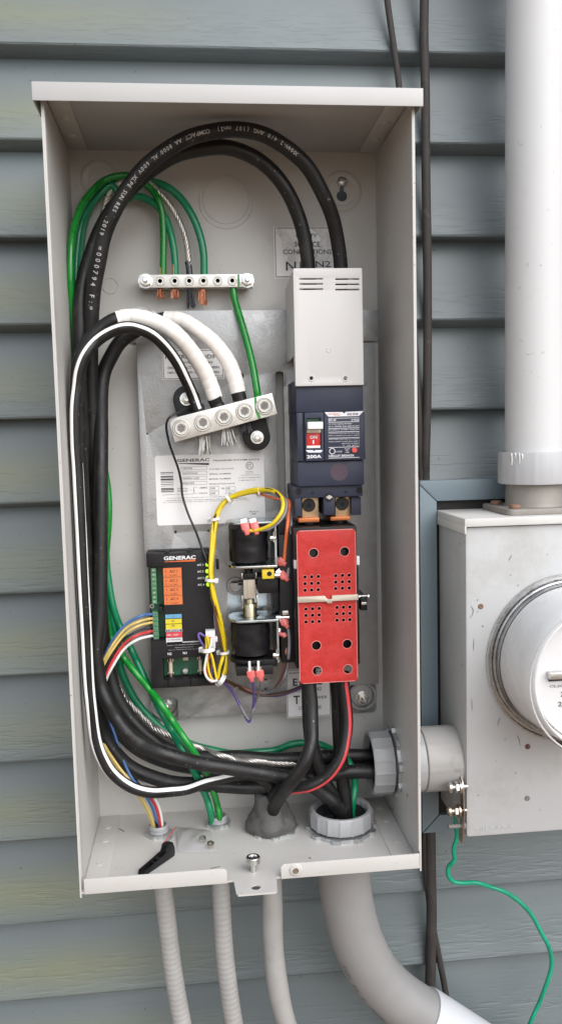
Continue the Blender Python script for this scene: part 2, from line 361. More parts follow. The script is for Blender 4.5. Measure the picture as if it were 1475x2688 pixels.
def B(name, parent, mat, x0, x1, y0, y1, z0, z1, bev=0.0006):
    return MB().box(min(x0, x1), max(x0, x1), min(y0, y1), max(y0, y1), min(z0, z1), max(z0, z1), bev).out(name, parent, mat)
def rect(a, b, inset=0.0):
    x0, x1 = sorted((a[0], b[0])); z0, z1 = sorted((a[2], b[2])); return x0 + inset, x1 - inset, z0 + inset, z1 - inset
def BX(name, parent, mat, a, b, y0, y1, bev=0.0006):
    """box from two corner points of its front face and a depth range"""
    x0, x1, z0, z1 = rect(a, b); return B(name, parent, mat, x0, x1, y0, y1, z0, z1, bev)
def circ(cx, cz, r, n=16, ph=0.0): return [(cx + r * math.cos(2 * math.pi * i / n + ph), cz + r * math.sin(2 * math.pi * i / n + ph)) for i in range(n)]
def rrect(x0, x1, z0, z1, r, n=4):
    o = []
    for cx, cz, a in ((x1 - r, z1 - r, 0), (x0 + r, z1 - r, 90), (x0 + r, z0 + r, 180), (x1 - r, z0 + r, 270)):
        for k in range(n + 1):
            t = R(a + 90 * k / n); o.append((cx + r * math.cos(t), cz + r * math.sin(t)))
    return o
def TUBE(name, parent, mat, pts, r, seg=12, n_per=8, **k): return MB().tube(pts, r, seg, n_per, **k).out(name, parent, mat, angle=50)

_tc = {}
def text_mesh(s, bold=0.0):
    key = (s, bold)
    if key not in _tc:
        c = bpy.data.curves.new('lettering', 'FONT'); c.body = s; c.size = 1; c.resolution_u = 2; c.offset = bold; c.align_x = 'LEFT'
        o = bpy.data.objects.new('lettering', c); me = bpy.data.meshes.new_from_object(o); bpy.data.objects.remove(o)
        xs = [v.co.x for v in me.vertices] or [0, 1]; ys = [v.co.y for v in me.vertices] or [0, 1]
        _tc[key] = (me, min(xs), max(xs), min(ys), max(ys))
    return _tc[key]
class TX:
    """several strings of one print colour collected into one flat lettering part"""
    def __init__(s): s.bm = bmesh.new()
    def put(s, st, a, b, Y, bold=0.0, shear=0.0):
        me, x0, x1, y0, y1 = text_mesh(st, bold); X0, X1, Z0, Z1 = rect(a, b)
        t = bmesh.new(); t.from_mesh(me)
        for v in t.verts:
            u = (v.co.x - x0) / max(1e-6, x1 - x0); q = (v.co.y - y0) / max(1e-6, y1 - y0)
            v.co = Vector((X0 + u * (X1 - X0) + shear * q * (Z1 - Z0), Y, Z0 + q * (Z1 - Z0)))
        m2 = bpy.data.meshes.new('t'); t.to_mesh(m2); t.free(); s.bm.from_mesh(m2); bpy.data.meshes.remove(m2); return s
    def quad(s, a, b, Y):
        X0, X1, Z0, Z1 = rect(a, b)
        s.bm.faces.new([s.bm.verts.new((x, Y, z)) for x, z in ((X0, Z0), (X1, Z0), (X1, Z1), (X0, Z1))]); return s
    def poly(s, pts, Y):
        s.bm.faces.new([s.bm.verts.new((p[0], Y, p[2])) for p in pts]); return s
    def frame(s, a, b, Y, t=0.0004):
        X0, X1, Z0, Z1 = rect(a, b)
        for x0, x1, z0, z1 in ((X0, X1, Z0, Z0 + t), (X0, X1, Z1 - t, Z1), (X0, X0 + t, Z0 + t, Z1 - t), (X1 - t, X1, Z0 + t, Z1 - t)):
            s.quad((x0, 0, z0), (x1, 0, z1), Y)
        return s
    def out(s, name, parent, mat):
        bmesh.ops.recalc_face_normals(s.bm, faces=s.bm.faces[:])
        for f in s.bm.faces:
            if f.normal.y > 0: f.normal_flip()
        me = bpy.data.meshes.new(name); s.bm.to_mesh(me); s.bm.free(); return link(name, me, mat, parent)
def cable_text(name, parent, mat, s, pts, r, height, start, spacing, ang=0.0, flip=False, gap={}):
    """print that follows a cable: each character on the side of the jacket that looks out of the box"""
    P, T = frames(pts, 10); bm = bmesh.new()
    cum = [0.0]
    for a, b in zip(P, P[1:]): cum.append(cum[-1] + (b - a).length)
    d = start
    for ch in s:
        if ch != ' ':
            i = max(k for k in range(len(cum)) if cum[k] <= d) if d < cum[-1] else len(P) - 2
            i = min(i, len(P) - 2); f_ = (d - cum[i]) / max(1e-9, cum[i + 1] - cum[i])
            p = P[i].lerp(P[i + 1], f_); tg = T[i].lerp(T[i + 1], f_).normalized()
            f = Vector((0, -1, 0)); f = (f - tg * f.dot(tg)).normalized(); sd_ = tg.cross(f)
            n_ = f * math.cos(ang) + sd_ * math.sin(ang)
            u = -tg if flip else tg; v = n_.cross(u)
            me, x0, x1, y0, y1 = text_mesh(ch, 0.012)
            t = bmesh.new(); t.from_mesh(me); k = height / 0.69
            for q in t.verts:
                lx = (q.co.x - (x0 + x1) / 2) * k; ly = (q.co.y - 0.345) * k
                aa = ly / r
                q.co = p + u * lx + (n_ * math.cos(aa) + v * math.sin(aa)) * (r + 0.0004)
            m2 = bpy.data.meshes.new('t'); t.to_mesh(m2); t.free(); bm.from_mesh(m2); bpy.data.meshes.remove(m2)
        d += spacing
    me = bpy.data.meshes.new(name); bm.to_mesh(me); bm.free(); return link(name, me, mat, parent)

# ------------------------------------------------------------------ ground and house wall
g_ = MB().box(-30, 30, -60, 0.05, -1.10, -0.95).out('ground', None, 'soil'); tag(g_, kind='structure')  # unseen ground, added for the light it bounces up

wall = thing('house_wall', 'slate blue vinyl clapboard siding of the house behind the boxes', 'wall', (0, 0.02, -0.95))
COURSE = 0.0998
def plank_mesh(lap):
    # lap 0: plain fold in the middle of a panel; lap 1: panel edge with its deeper rolled return
    if lap: tail = [(0.0085, 0.0120), (0.0072, 0.0088), (0.0069, 0.0068), (0.0078, 0.0050), (0.0100, 0.0036), (0.0290, -0.0014), (0.0360, -0.0020)]
    else: tail = [(0.0088, 0.0100), (0.0078, 0.0060), (0.0075, 0.0030), (0.0082, 0.0010), (0.0100, 0.0), (0.0360, 0.0004)]
    pr = [(0.0330, 0.108), (0.0300, 0.1), (0.0225, 0.070), (0.0128, 0.030)] + tail + [(0.0360, 0.108)]
    return MB().prism(pr, -2.2, 2.4, 'x').mesh('siding_board', 22)
pmA, pmB = plank_mesh(0), plank_mesh(1)
for k in range(-15, 19):
    zz = 0.8786 - COURSE * k
    link('siding_board', pmA if (k % 2 == 0 and k != 0) else pmB, 'siding', wall, Matrix.Translation((0, random.uniform(-0.0004, 0.0004), zz)) @ Matrix.Rotation(random.uniform(-0.0012, 0.0012), 4, 'Y'))
# opening for the meter base: near-black backing painted as the gap's shade, slate trim channel around it
B('opening_backing', wall, 'backing', 0.232, 0.520, 0.0015, 0.0055, -0.028, 0.385, 0)
TY0, TY1 = -0.006, 0.006
def trim(poly): return MB().prism(poly, TY0, TY1, 'y', bev=0.0016).out('trim_channel', wall, 'trim')
trim([(0.2165, 0.3925), (0.2370, 0.3722), (0.5150, 0.3722), (0.5355, 0.3925), (0.5350, 0.3970), (0.2170, 0.3970)])
trim([(0.2160, -0.0350), (0.2370, -0.0130), (0.2370, 0.3716), (0.2164, 0.3920)])
trim([(0.5150, -0.0130), (0.5360, -0.0350), (0.5356, 0.3920), (0.5150, 0.3716)])
trim([(0.2166, -0.0356), (0.2376, -0.0136), (0.5144, -0.0136), (0.5354, -0.0356)])

# dark cables running down the wall
c = TUBE('wall_cable', None, 'oldcable', [(0.2289, 0.001, 0.9857), (0.2285, 0.001, 0.9372), (0.2277, 0.001, 0.8963), (0.2289, 0.001, 0.8345), (0.2287, 0.001, 0.7508), (0.2296, 0.001, 0.6442), (0.2285, 0.001, 0.5133), (0.2266, 0.003, 0.4332), (0.2279, 0.01, 0.4058), (0.2288, 0.014, 0.3781)], 0.0052, 10); tag(c, 'thick dark weathered cable running down the siding right of the open box', 'cable')
c = TUBE('wall_cable', None, 'oldcable', [(0.1829, 0.003, 0.9854), (0.1866, 0.003, 0.9371), (0.1938, 0.003, 0.8842), (0.1987, 0.003, 0.8472), (0.2049, 0.003, 0.7723), (0.2121, 0.003, 0.6014), (0.2184, 0.003, 0.4915), (0.2207, 0.005, 0.4333), (0.2223, 0.01, 0.406), (0.2232, 0.014, 0.3783)], 0.0036, 10); tag(c, 'thin dark weathered cable slanting down behind the top of the open box', 'cable')
c = TUBE('wall_cable', None, 'oldcable', [(0.2315, 0.014, 0.0021), (0.231, 0.013, -0.0221), (0.2284, 0.003, -0.0467), (0.228, 0.001, -0.0949), (0.2286, 0.001, -0.1448), (0.2272, 0.001, -0.1949), (0.2258, 0.001, -0.2454), (0.223, 0.003, -0.3081)], 0.0066, 10); tag(c, 'thick dark cable coming down below the meter box behind the big elbow', 'cable')
c = TUBE('wall_cable', None, 'oldcable', [(0.2235, 0.013, 0.0031), (0.223, 0.012, -0.0211), (0.2218, 0.005, -0.0471), (0.2228, 0.003, -0.0907), (0.2282, 0.003, -0.1459), (0.2343, 0.003, -0.1817), (0.2399, 0.003, -0.2125), (0.2461, 0.003, -0.2488), (0.2566, 0.006, -0.3139)], 0.0040, 10); tag(c, 'thin dark cable crossing to the right of the thick one below the meter box', 'cable')

# ------------------------------------------------------------------ enclosure
XL, XR, YF, YB, ZB, ZT = -0.170, 0.170, -0.1635, 0.0, 0.0115, 0.7705
T_ = 0.0016
enc = thing('transfer_switch_enclosure', 'open warm grey steel transfer switch box without its front cover', 'enclosure', (0, 0, ZB))
def keyhole(x, z): 
    return [(x + 0.0024 * s, zz) for s, zz in ((-1, z), (-1, z + 0.010), (-0.6, z + 0.0125), (0.6, z + 0.0125), (1, z + 0.010), (1, z))] [::1] + [(x + 0.0062 * math.cos(R(a)), z - 0.005 + 0.0062 * math.sin(R(a))) for a in range(60, -241, -20)]
KH = (0.1308, 0, 0.7239)
MB().prism([(XL - T_, ZB - T_), (XR + T_, ZB - T_), (XR + T_, ZT), (XL - T_, ZT)], YB, YB + 0.0015, 'y', holes=[keyhole(KH[0], KH[2] + 0.004)]).out('back_panel', enc, 'box')
HUBY, HUBZ = -0.060, 0.0815
MB().prism([(YF, ZB - 0.0055), (YB, ZB - T_), (YB, ZT - 0.003), (YF, ZT - 0.003)], XL - T_, XL, 'x').box(XL, XL + 0.0012, YF, YF + 0.010, ZB + 0.016, ZT - 0.012, 0.0003).out('side_wall', enc, 'box')
MB().prism([(YF, ZB - 0.0055), (YB, ZB - T_), (YB, ZT - 0.003), (YF, ZT - 0.003)], XR, XR + T_, 'x', holes=[circ(HUBY, HUBZ, 0.0295, 24)]).box(XR - 0.0012, XR, YF, YF + 0.010, ZB + 0.016, ZT - 0.012, 0.0003).out('side_wall', enc, 'box')
BUSH = (0.1045, -0.072); FIT1 = (-0.0995, -0.054); FIT2 = (-0.0325, -0.040); PUT = (0.026, -0.060)
fl = MB().prism([(XL, YF), (-0.0205, YF), (-0.0190, -0.1880), (-0.0172, -0.1905), (0.0190, -0.1905), (0.0208, -0.1880), (0.0225, YF), (XR, YF), (XR, YB), (XL, YB)], ZB - T_, ZB, 'z',
    holes=[circ(*BUSH, 0.0285, 24), circ(*FIT1, 0.0085, 16), circ(*FIT2, 0.0085, 16), circ(*PUT, 0.012, 16), circ(0.0006, -0.1790, 0.0048, 16)]).out('floor_panel', enc, 'box')
lipz = ZB + 0.0140
MB().prism([(XL + 0.003, ZB - T_), (-0.0270, ZB - T_), (-0.0270, lipz - 0.003), (-0.0290, lipz - 0.0008), (-0.0310, lipz), (XL + 0.003, lipz)], YF - T_, YF, 'y', bev=0.0004).out('front_lip', fl, 'box')
MB().prism([(XR - 0.0008, ZB - T_), (0.0270, ZB - T_), (0.0270, lipz - 0.003), (0.0290, lipz - 0.0008), (0.0310, lipz), (XR - 0.0008, lipz)], YF - T_, YF, 'y', bev=0.0004).out('front_lip', fl, 'box')
MB().cyl((0.0417, YF - 0.0030, 0.0187), (0.0417, YF, 0.0187), 0.0064, 0.0070, 24, bev=0.0008).cyl((0.0417, YF - 0.0036, 0.0187), (0.0417, YF - 0.0028, 0.0187), 0.0046, 0.005, 18).out('lip_bushing', fl, 'box')
MB().cyl((0.0417, YF - 0.0044, 0.0187), (0.0417, YF - 0.003, 0.0187), 0.0031, seg=12).out('bushing_insert', fl, 'steel')
for sx in (-1, 1):   # folded flanges of the side walls spot-welded to floor and lid
    x0, x1 = sorted((sx * 0.1695, sx * 0.146))
    MB().box(x0, x1, YF + 0.003, YB - 0.002, ZB + 0.0001, ZB + 0.0011, 0.0003).out('floor_flange', fl, 'box')
    for yy in (-0.030, -0.062, -0.112, -0.148):
        MB().lathe([(0.0042, 0), (0.0040, 0.0006), (0.0028, 0.0010), (0.0014, 0.0006), (0.0005, 0.0005)], 14, Matrix.Translation((sx * 0.158, yy, ZB + 0.001))).out('spot_weld', fl, 'box')
# lid
lid = MB().box(-0.1772, 0.1772, -0.1720, 0.0015, ZT, ZT + 0.0016, 0.0005).out('lid', enc, 'lid')
MB().box(-0.1772, 0.1772, -0.1736, -0.1720, 0.7556, ZT + 0.0014, 0.0007).out('lid_lip', lid, 'lid')
for sx in (-1, 1):
    x0, x1 = sorted((sx * 0.1772, sx * 0.1757)); MB().box(x0, x1, -0.1719, 0.0015, 0.7562, ZT - 0.0001, 0.0004).out('lid_lip', lid, 'lid')
    x0, x1 = sorted((sx * 0.1698, sx * 0.150)); MB().box(x0, x1, YF + 0.008, YB - 0.004, ZT - 0.0013, ZT - 0.0001, 0.0003).out('lid_flange', lid, 'box')
    for yy in (-0.140, -0.094, -0.046):
        MB().lathe([(0.0050, 0), (0.0046, -0.0012), (0.0030, -0.0018), (0.001, -0.0012)], 14, Matrix.Translation((sx * 0.160, yy, ZT - 0.0012))).out('spot_weld', lid, 'box')
# pressed knockouts and bosses of the back panel
def ring_y(name, parent, mat, x, z, r, wd, y=-0.0001, h=0.0006, seg=40):
    return MB().lathe([(r - wd, 0), (r - wd * 0.6, h), (r + wd * 0.6, h), (r + wd, 0)], seg, Matrix.Translation((x, y, z)) @ Matrix.Rotation(R(90), 4, 'X'), cap=False).out(name, parent, mat)
k1 = (-0.0007, 0, 0.718)
ring_y('knockout_ring', enc, 'box', k1[0], k1[2], 0.0258, 0.0007); ring_y('knockout_ring', enc, 'box', k1[0], k1[2] - 0.0015, 0.0298, 0.0007)
k2 = (-0.1387, 0, 0.7398)
ring_y('mounting_boss', enc, 'box', k2[0], k2[2], 0.017, 0.004, h=0.0012)
ring_y('mounting_boss', enc, 'box', KH[0], KH[2] + 0.004, 0.019, 0.004, h=0.0012)
k3 = (-0.1319, 0, 0.6245)
ring_y('knockout_ring', enc, 'box', k3[0], k3[2], 0.0085, 0.0005)
sc = (0.1311, 0, 0.7381)
MB().lathe([(0.0058, 0), (0.0058, 0.0012), (0.0044, 0.0030), (0.0018, 0.0038), (0.0005, 0.0036)], 18, Matrix.Translation((sc[0], -0.0002, sc[2])) @ Matrix.Rotation(R(90), 4, 'X')).box(sc[0] - 0.0042, sc[0] + 0.0042, -0.0044, -0.0034, sc[2] - 0.0006, sc[2] + 0.0006, 0).out('mounting_screw', enc, 'steel')
# captive thumb screw standing behind the notch
ts = MB().cyl((0.0003, -0.1490, ZB), (0.0003, -0.1490, 0.0235), 0.0032, seg=14).lathe([(0.0030, 0.0205), (0.0072, 0.0212), (0.0072, 0.0268), (0.0066, 0.0274), (0.0044, 0.0274), (0.0040, 0.0262), (0.001, 0.0262)], 30, Matrix.Translation((0.0003, -0.1490, 0.0)), star=lambda a, h: 1 + 0.02 * math.cos(15 * a) if 0.0210 < h < 0.0270 else 1).out('captive_screw', enc, 'steel')
# utility connection sticker on the back panel
LY = -0.0004
us = BX('sticker', enc, 'label2', (0.0519, 0, 0.6888), (0.1307, 0, 0.6315), LY, -0.0001, 0)
tx = TX().frame((0.0531, 0, 0.6875), (0.1295, 0, 0.633), LY - 0.0011, 0.0006)
for s_, a, b in (('UTILITY', (0.0773, 0, 0.6764), (0.1014, 0, 0.6808)), ('SOURCE', (0.0751, 0, 0.6665), (0.1046, 0, 0.6722)), ('CONNECTIONS', (0.062, 0, 0.6582), (0.1176, 0, 0.6635)), ('N1', (0.065, 0, 0.6401), (0.0829, 0, 0.6501)), ('N2', (0.099, 0, 0.644), (0.1163, 0, 0.6506))):
    tx.put(s_, a, b, LY - 0.0011, 0.006)
tx.out('lettering', us, 'blackink')
pl_ = MB()
pl_.prism([(p[0], p[2]) for p in ((0.0569, 0, 0.6871), (0.066, 0, 0.6841), (0.0727, 0, 0.6737), (0.0769, 0, 0.6588), (0.0775, 0, 0.6483), (0.0704, 0, 0.6423), (0.0658, 0, 0.6454), (0.0676, 0, 0.6558), (0.0617, 0, 0.6663), (0.0607, 0, 0.6759), (0.0545, 0, 0.6826))], LY - 0.0009, LY - 0.0003, 'y')
pl_.prism([(p[0], p[2]) for p in ((0.093, 0, 0.6886), (0.1147, 0, 0.6893), (0.1181, 0, 0.6632), (0.1197, 0, 0.6444), (0.0983, 0, 0.6445), (0.0986, 0, 0.6602), (0.1066, 0, 0.6707), (0.1037, 0, 0.6796))], LY - 0.0009, LY - 0.0003, 'y')
pl_.out('torn_film', us, 'peel')

# ------------------------------------------------------------------ mounting plate
PY = -0.021
mp_ = thing('mounting_plate', 'galvanized steel plate that carries the devices inside the box', 'mounting plate', (0.0021, -0.004, 0.1223))
hole_pts = [(0.01, -0.021, 0.5217), (-0.0695, -0.021, 0.3483), (-0.0324, -0.021, 0.3484), (-0.0966, -0.021, 0.4594), (-0.0612, -0.021, 0.1322), (0.0282, -0.021, 0.1725), (0.0279, -0.021, 0.1609)]
hr = [0.0026, 0.0015, 0.0013, 0.0009, 0.0020, 0.0013, 0.0013]
a = (-0.1069, -0.021, 0.5676); bl = (-0.1029, -0.021, 0.1323); tr_ = (0.1617, -0.021, 0.5558); br_ = (0.1602, -0.021, 0.1601); tl = (-0.0722, -0.021, 0.594); tm = (0.0623, -0.021, 0.5928)
xl_, xr_ = (a[0] + bl[0]) / 2, (tr_[0] + br_[0]) / 2
nq = (-0.0742, -0.021, 0.158); outer = [(xl_, nq[2]), (nq[0] - 0.004, nq[2]), (nq[0], nq[2] - 0.004), (nq[0], bl[2]), (xr_ - 0.052, bl[2] + 0.0), (xr_ - 0.052, br_[2]), (xr_, br_[2]), (xr_, tr_[2]), (xr_ - 0.028, tr_[2]), (xr_ - 0.028, tm[2]), (tl[0], tl[2]), (tl[0] - 0.001, a[2] + 0.004), (tl[0] - 0.004, a[2]), (xl_, a[2])]
slot = rect((0.0482, -0.021, 0.5257), (0.0569, -0.021, 0.3686))
slot_poly = rrect(slot[0], slot[1], slot[2], slot[3], 0.003)
bighole = (-0.0038, -0.021, 0.2841)
MB().prism(outer, PY, PY + 0.0016, 'y', holes=[circ(h[0], h[2], r_, 12) for h, r_ in zip(hole_pts, hr)] + [slot_poly, circ(bighole[0], bighole[2], 0.0055, 18)], bev=0.0004).out('plate', mp_, 'zinc')
B('edge_return', mp_, 'zinc', xl_, xl_ + 0.0016, PY + 0.0018, -0.004, nq[2], a[2], 0.0003)
B('edge_return', mp_, 'zinc', xr_ - 0.0016, xr_, PY + 0.0018, -0.004, br_[2], tr_[2], 0.0003)
B('edge_return', mp_, 'zinc', nq[0] + 0.002, xr_ - 0.053, PY + 0.0018, -0.004, bl[2], bl[2] + 0.0016, 0.0003)
B('edge_hook', mp_, 'zinc', slot[1] - 0.0002, slot[1] + 0.0012, PY - 0.007, PY - 0.0002, slot[3] - 0.016, slot[3] - 0.001, 0.0003)
ring_y('embossed_ring', mp_, 'zinc', bighole[0], bighole[2], 0.0085, 0.0022, y=PY - 0.0001, h=0.0012)
BX('film_patch', mp_, 'bluezinc', (-0.0138, -0.0214, 0.2874), (0.0317, -0.0214, 0.253), PY - 0.0005, PY - 0.0002, 0)
def foot(px, side, nut=True):
    x, z = px[0], px[2]
    f = MB().prism(rrect(x - 0.0165, x + 0.0165, z - 0.019, z + 0.017, 0.0055), -0.0032, -0.0012, 'y', bev=0.0005).out('foot', mp_, 'zinc')
    if not nut: return
    ring_y('foot_boss', f, 'zinc', x - 0.001, z + 0.003, 0.0155, 0.0025, y=-0.0033, h=0.0060, seg=30)
    MB().cyl((x, -0.0032, z), (x, -0.0046, z), 0.0085, seg=24).prism(circ(x, z, 0.0066, 6, 0.3), -0.0100, -0.0046, 'y', bev=0.0006).cyl((x, -0.0100, z), (x, -0.0165, z), 0.0030, seg=14, bev=0.0006).out('nut', f, 'steel')
foot((0.1449, -0.003, 0.1391), 1); foot((-0.0879, -0.003, 0.1425), -1); foot((0.1557, -0.003, 0.5786), 1, False); foot((-0.0984, -0.003, 0.5802), -1)

# neutral bonding sticker
ns = BX('sticker', mp_, 'label2', (-0.0771, -0.0214, 0.5515), (-0.0091, -0.0214, 0.5182), PY - 0.0004, PY - 0.0001, 0)
tx = TX().frame((-0.0762, -0.0214, 0.5504), (-0.0102, -0.0214, 0.5192), PY - 0.0007, 0.0006)
for s_, a_, b_ in (('NEUTRAL BONDING', (-0.0734, -0.0214, 0.5412), (-0.0108, -0.0214, 0.5456)), ('REMOVE BONDING', (-0.0644, -0.0214, 0.5358), (-0.0218, -0.0214, 0.5383)), ('DISCONNECT WIRE BETWEEN', (-0.0711, -0.0214, 0.5302), (-0.0148, -0.0214, 0.5327)), ('NEUTRAL AND GROUND BARS', (-0.0713, -0.0214, 0.5251), (-0.0146, -0.0214, 0.5273)), ('0J3758 Rev.B', (-0.0256, -0.0214, 0.5208), (-0.0112, -0.0214, 0.5226))):
    tx.put(s_, a_, b_, PY - 0.0007, 0.012)
tx.out('lettering', ns, 'blackink')
# data label
Yd = -.0214
x0, x1, z0, z1 = rect((-0.0894, -0.0214, 0.4349), (0.0324, -0.0214, 0.3564))
dl = MB().prism(rrect(x0, x1, z0, z1, 0.003), PY - 0.0005, PY - 0.0001, 'y').out('data_label', mp_, 'label')
YL = PY - 0.0008
tx = TX().put('GENERAC', (-0.0648, -0.0214, 0.4272), (-0.0286, -0.0214, 0.4306), YL, 0.022).put('TRANSFER SYSTEM DATA', (-0.0251, -0.0214, 0.4269), (0.0277, -0.0214, 0.4286), YL, 0.012)
tx.poly([(-0.0633, -0.0214, 0.4253), (-0.0294, -0.0214, 0.4229), (-0.0293, -0.0214, 0.4253), (-0.0633, -0.0214, 0.4259)], YL)
BC0 = (-0.0836, -0.0214, 0.4162); BC1 = (-0.0695, -0.0214, 0.4158)
for yy, hh in ((212, 6), (226, 4), (246, 9), (258, 4), (270, 14), (290, 4), (304, 4), (320, 5), (336, 3), (356, 8), (368, 9), (384, 5), (392, 3)):
    tx.quad((BC0[0], 0, BC0[2] - (yy - 212) * 0.0001225), (BC1[0], 0, BC0[2] - (yy + hh - 212) * 0.0001225), YL)
tx.out('lettering', dl, 'blackink')
tx = TX()
for s_, a_, b_ in (('120/240', (-0.0591, -0.0214, 0.4189), (-0.0482, -0.0214, 0.421)), ('9007074160', (-0.0596, -0.0214, 0.4132), (-0.0424, -0.0214, 0.4153)), ('10000011650', (-0.0598, -0.0214, 0.4078), (-0.0408, -0.0214, 0.4097)), ('00201022', (-0.06, -0.0214, 0.4021), (-0.0464, -0.0214, 0.4041)),
    ('SYSTEM VOLTAGE', (-0.0293, -0.0214, 0.4175), (-0.0022, -0.0214, 0.4189)), ('SERIAL NUMBER', (-0.0295, -0.0214, 0.4119), (-0.0048, -0.0214, 0.4135)), ('MODEL NUMBER', (-0.0297, -0.0214, 0.4063), (-0.005, -0.0214, 0.4079)), ('PRODUCTION DATE', (-0.0298, -0.0214, 0.4006), (-0.0013, -0.0214, 0.4022)),
    ('SWITCH', (-0.0654, -0.0214, 0.3965), (-0.0541, -0.0214, 0.3981)), ('RATING', (-0.0655, -0.0214, 0.3938), (-0.0544, -0.0214, 0.3955)), ('AMPS', (-0.0409, -0.0214, 0.3966), (-0.0321, -0.0214, 0.3985)), ('VOLTS', (-0.0418, -0.0214, 0.3906), (-0.0323, -0.0214, 0.3924)), ('200', (-0.0288, -0.0214, 0.3955), (-0.0232, -0.0214, 0.3977)), ('240', (-0.029, -0.0214, 0.3899), (-0.0233, -0.0214, 0.3921)), ('Hz', (-0.0163, -0.0214, 0.3953), (-0.0127, -0.0214, 0.3974)), ('60', (-0.0104, -0.0214, 0.3949), (-0.0065, -0.0214, 0.3972)), ('1 PH', (-0.0108, -0.0214, 0.389), (-0.0053, -0.0214, 0.3911)),
    ('COUNTRY OF ORIGIN US', (-0.0827, -0.0214, 0.3905), (-0.048, -0.0214, 0.3914)), ('CONTINUOUS LOAD CURRENT NOT TO EXCEED 80% OF SWITCH RATING', (-0.0773, -0.0214, 0.3873), (0.0079, -0.0214, 0.3865)), ('TRANSFER SWITCH FOR USE WITH GENERAC AIR COOLED GENERATORS', (-0.0796, -0.0214, 0.3848), (0.0116, -0.0214, 0.3838)), ('ALL TERMINALS (LUGS) ARE SUITABLE FOR COPPER WIRE, AT LEAST 75 C RATING', (-0.0823, -0.0214, 0.3828), (0.0149, -0.0214, 0.3815)), ('SUITABLE FOR USE AS SERVICE EQUIPMENT', (-0.0636, -0.0214, 0.3797), (-0.0022, -0.0214, 0.3796)),
    ('GENERAC POWER SYSTEMS INC.  WAUKESHA, WI 53189', (-0.0606, -0.0214, 0.3677), (0.0022, -0.0214, 0.3677)), ('Manual List', (0.0145, -0.0214, 0.3682), (0.0253, -0.0214, 0.3697)), ('10687', (0.0166, -0.0214, 0.3654), (0.0222, -0.0214, 0.3671)), ('ETL', (0.0135, -0.0214, 0.419), (0.0185, -0.0214, 0.423)), ('Intertek', (0.0116, -0.0214, 0.4141), (0.0198, -0.0214, 0.4152)), ('3006193', (0.0116, -0.0214, 0.412), (0.0198, -0.0214, 0.4131)), ('CONFORMS TO UL STD 1008', (0.0052, -0.0214, 0.4099), (0.0267, -0.0214, 0.4107)), ('AUTOMATIC TRANSFER SWITCH', (0.0031, -0.0214, 0.407), (0.0283, -0.0214, 0.4079)), ('COMPONENT FILE', (0.0031, -0.0214, 0.4041), (0.0221, -0.0214, 0.405))):
    tx.put(s_, a_, b_, YL, 0.012 if 'COPPER' not in s_ else 0)
for a_, b_ in (((-0.0612, -0.0214, 0.418), (-0.0318, -0.0214, 0.4216)), ((-0.0614, -0.0214, 0.4125), (-0.032, -0.0214, 0.4164)), ((-0.0616, -0.0214, 0.4069), (-0.0322, -0.0214, 0.4106)), ((-0.0618, -0.0214, 0.4012), (-0.0324, -0.0214, 0.4048)), ((-0.0298, -0.0214, 0.3943), (-0.019, -0.0214, 0.3987)), ((-0.03, -0.0214, 0.3887), (-0.0192, -0.0214, 0.3932)), ((-0.0115, -0.0214, 0.3937), (-0.0005, -0.0214, 0.3979)), ((-0.0117, -0.0214, 0.3881), (-0.0007, -0.0214, 0.3921))):
    tx.frame(a_, b_, YL, 0.00028)
tx.quad((-0.0533, -0.0214, 0.3952), (-0.0473, -0.0214, 0.3954), YL).quad((-0.0474, -0.0214, 0.3914), (-0.0468, -0.0214, 0.3986), YL).quad((-0.0468, -0.0214, 0.3982), (-0.0425, -0.0214, 0.3984), YL).quad((-0.0471, -0.0214, 0.3914), (-0.0427, -0.0214, 0.3916), YL)
tx.out('lettering', dl, 'greyink')
e_ = (0.0161, -0.0214, 0.421); ring_y('certification_mark', dl, 'greyink', e_[0], e_[2], 0.0040, 0.00035, y=PY - 0.0006, h=0.0003, seg=28)
# generator connection sticker low on the plate
gs = BX('sticker', mp_, 'label2', (0.0519, -0.0214, 0.1832), (0.1035, -0.0214, 0.1251), PY - 0.0004, PY - 0.0001, 0)
tx = TX().frame((0.0526, -0.0214, 0.1825), (0.1028, -0.0214, 0.1261), PY - 0.0007, 0.0005)
for s_, a_, b_, bo in (('GENERATOR', (0.0545, -0.0214, 0.1779), (0.102, -0.0214, 0.1798), 0), ('E1   E2', (0.0595, -0.0214, 0.1634), (0.0937, -0.0214, 0.1722), 0.02), ('CUSTOMER LOAD', (0.0588, -0.0214, 0.156), (0.1149, -0.0214, 0.1603), 0.004), ('T1', (0.0597, -0.0214, 0.1415), (0.0709, -0.0214, 0.1516), 0.02), ('POWER', (0.0789, -0.0214, 0.1466), (0.0993, -0.0214, 0.1498), 0.004), ('CONNECTIONS', (0.0654, -0.0214, 0.1344), (0.114, -0.0214, 0.1385), 0.004)):
    if s_ in ('CUSTOMER LOAD', 'CONNECTIONS'): b_ = (b_[0] - 0.022, b_[1], b_[2])
    tx.put(s_, a_, b_, PY - 0.0007, bo)
tx.out('lettering', gs, 'blackink')

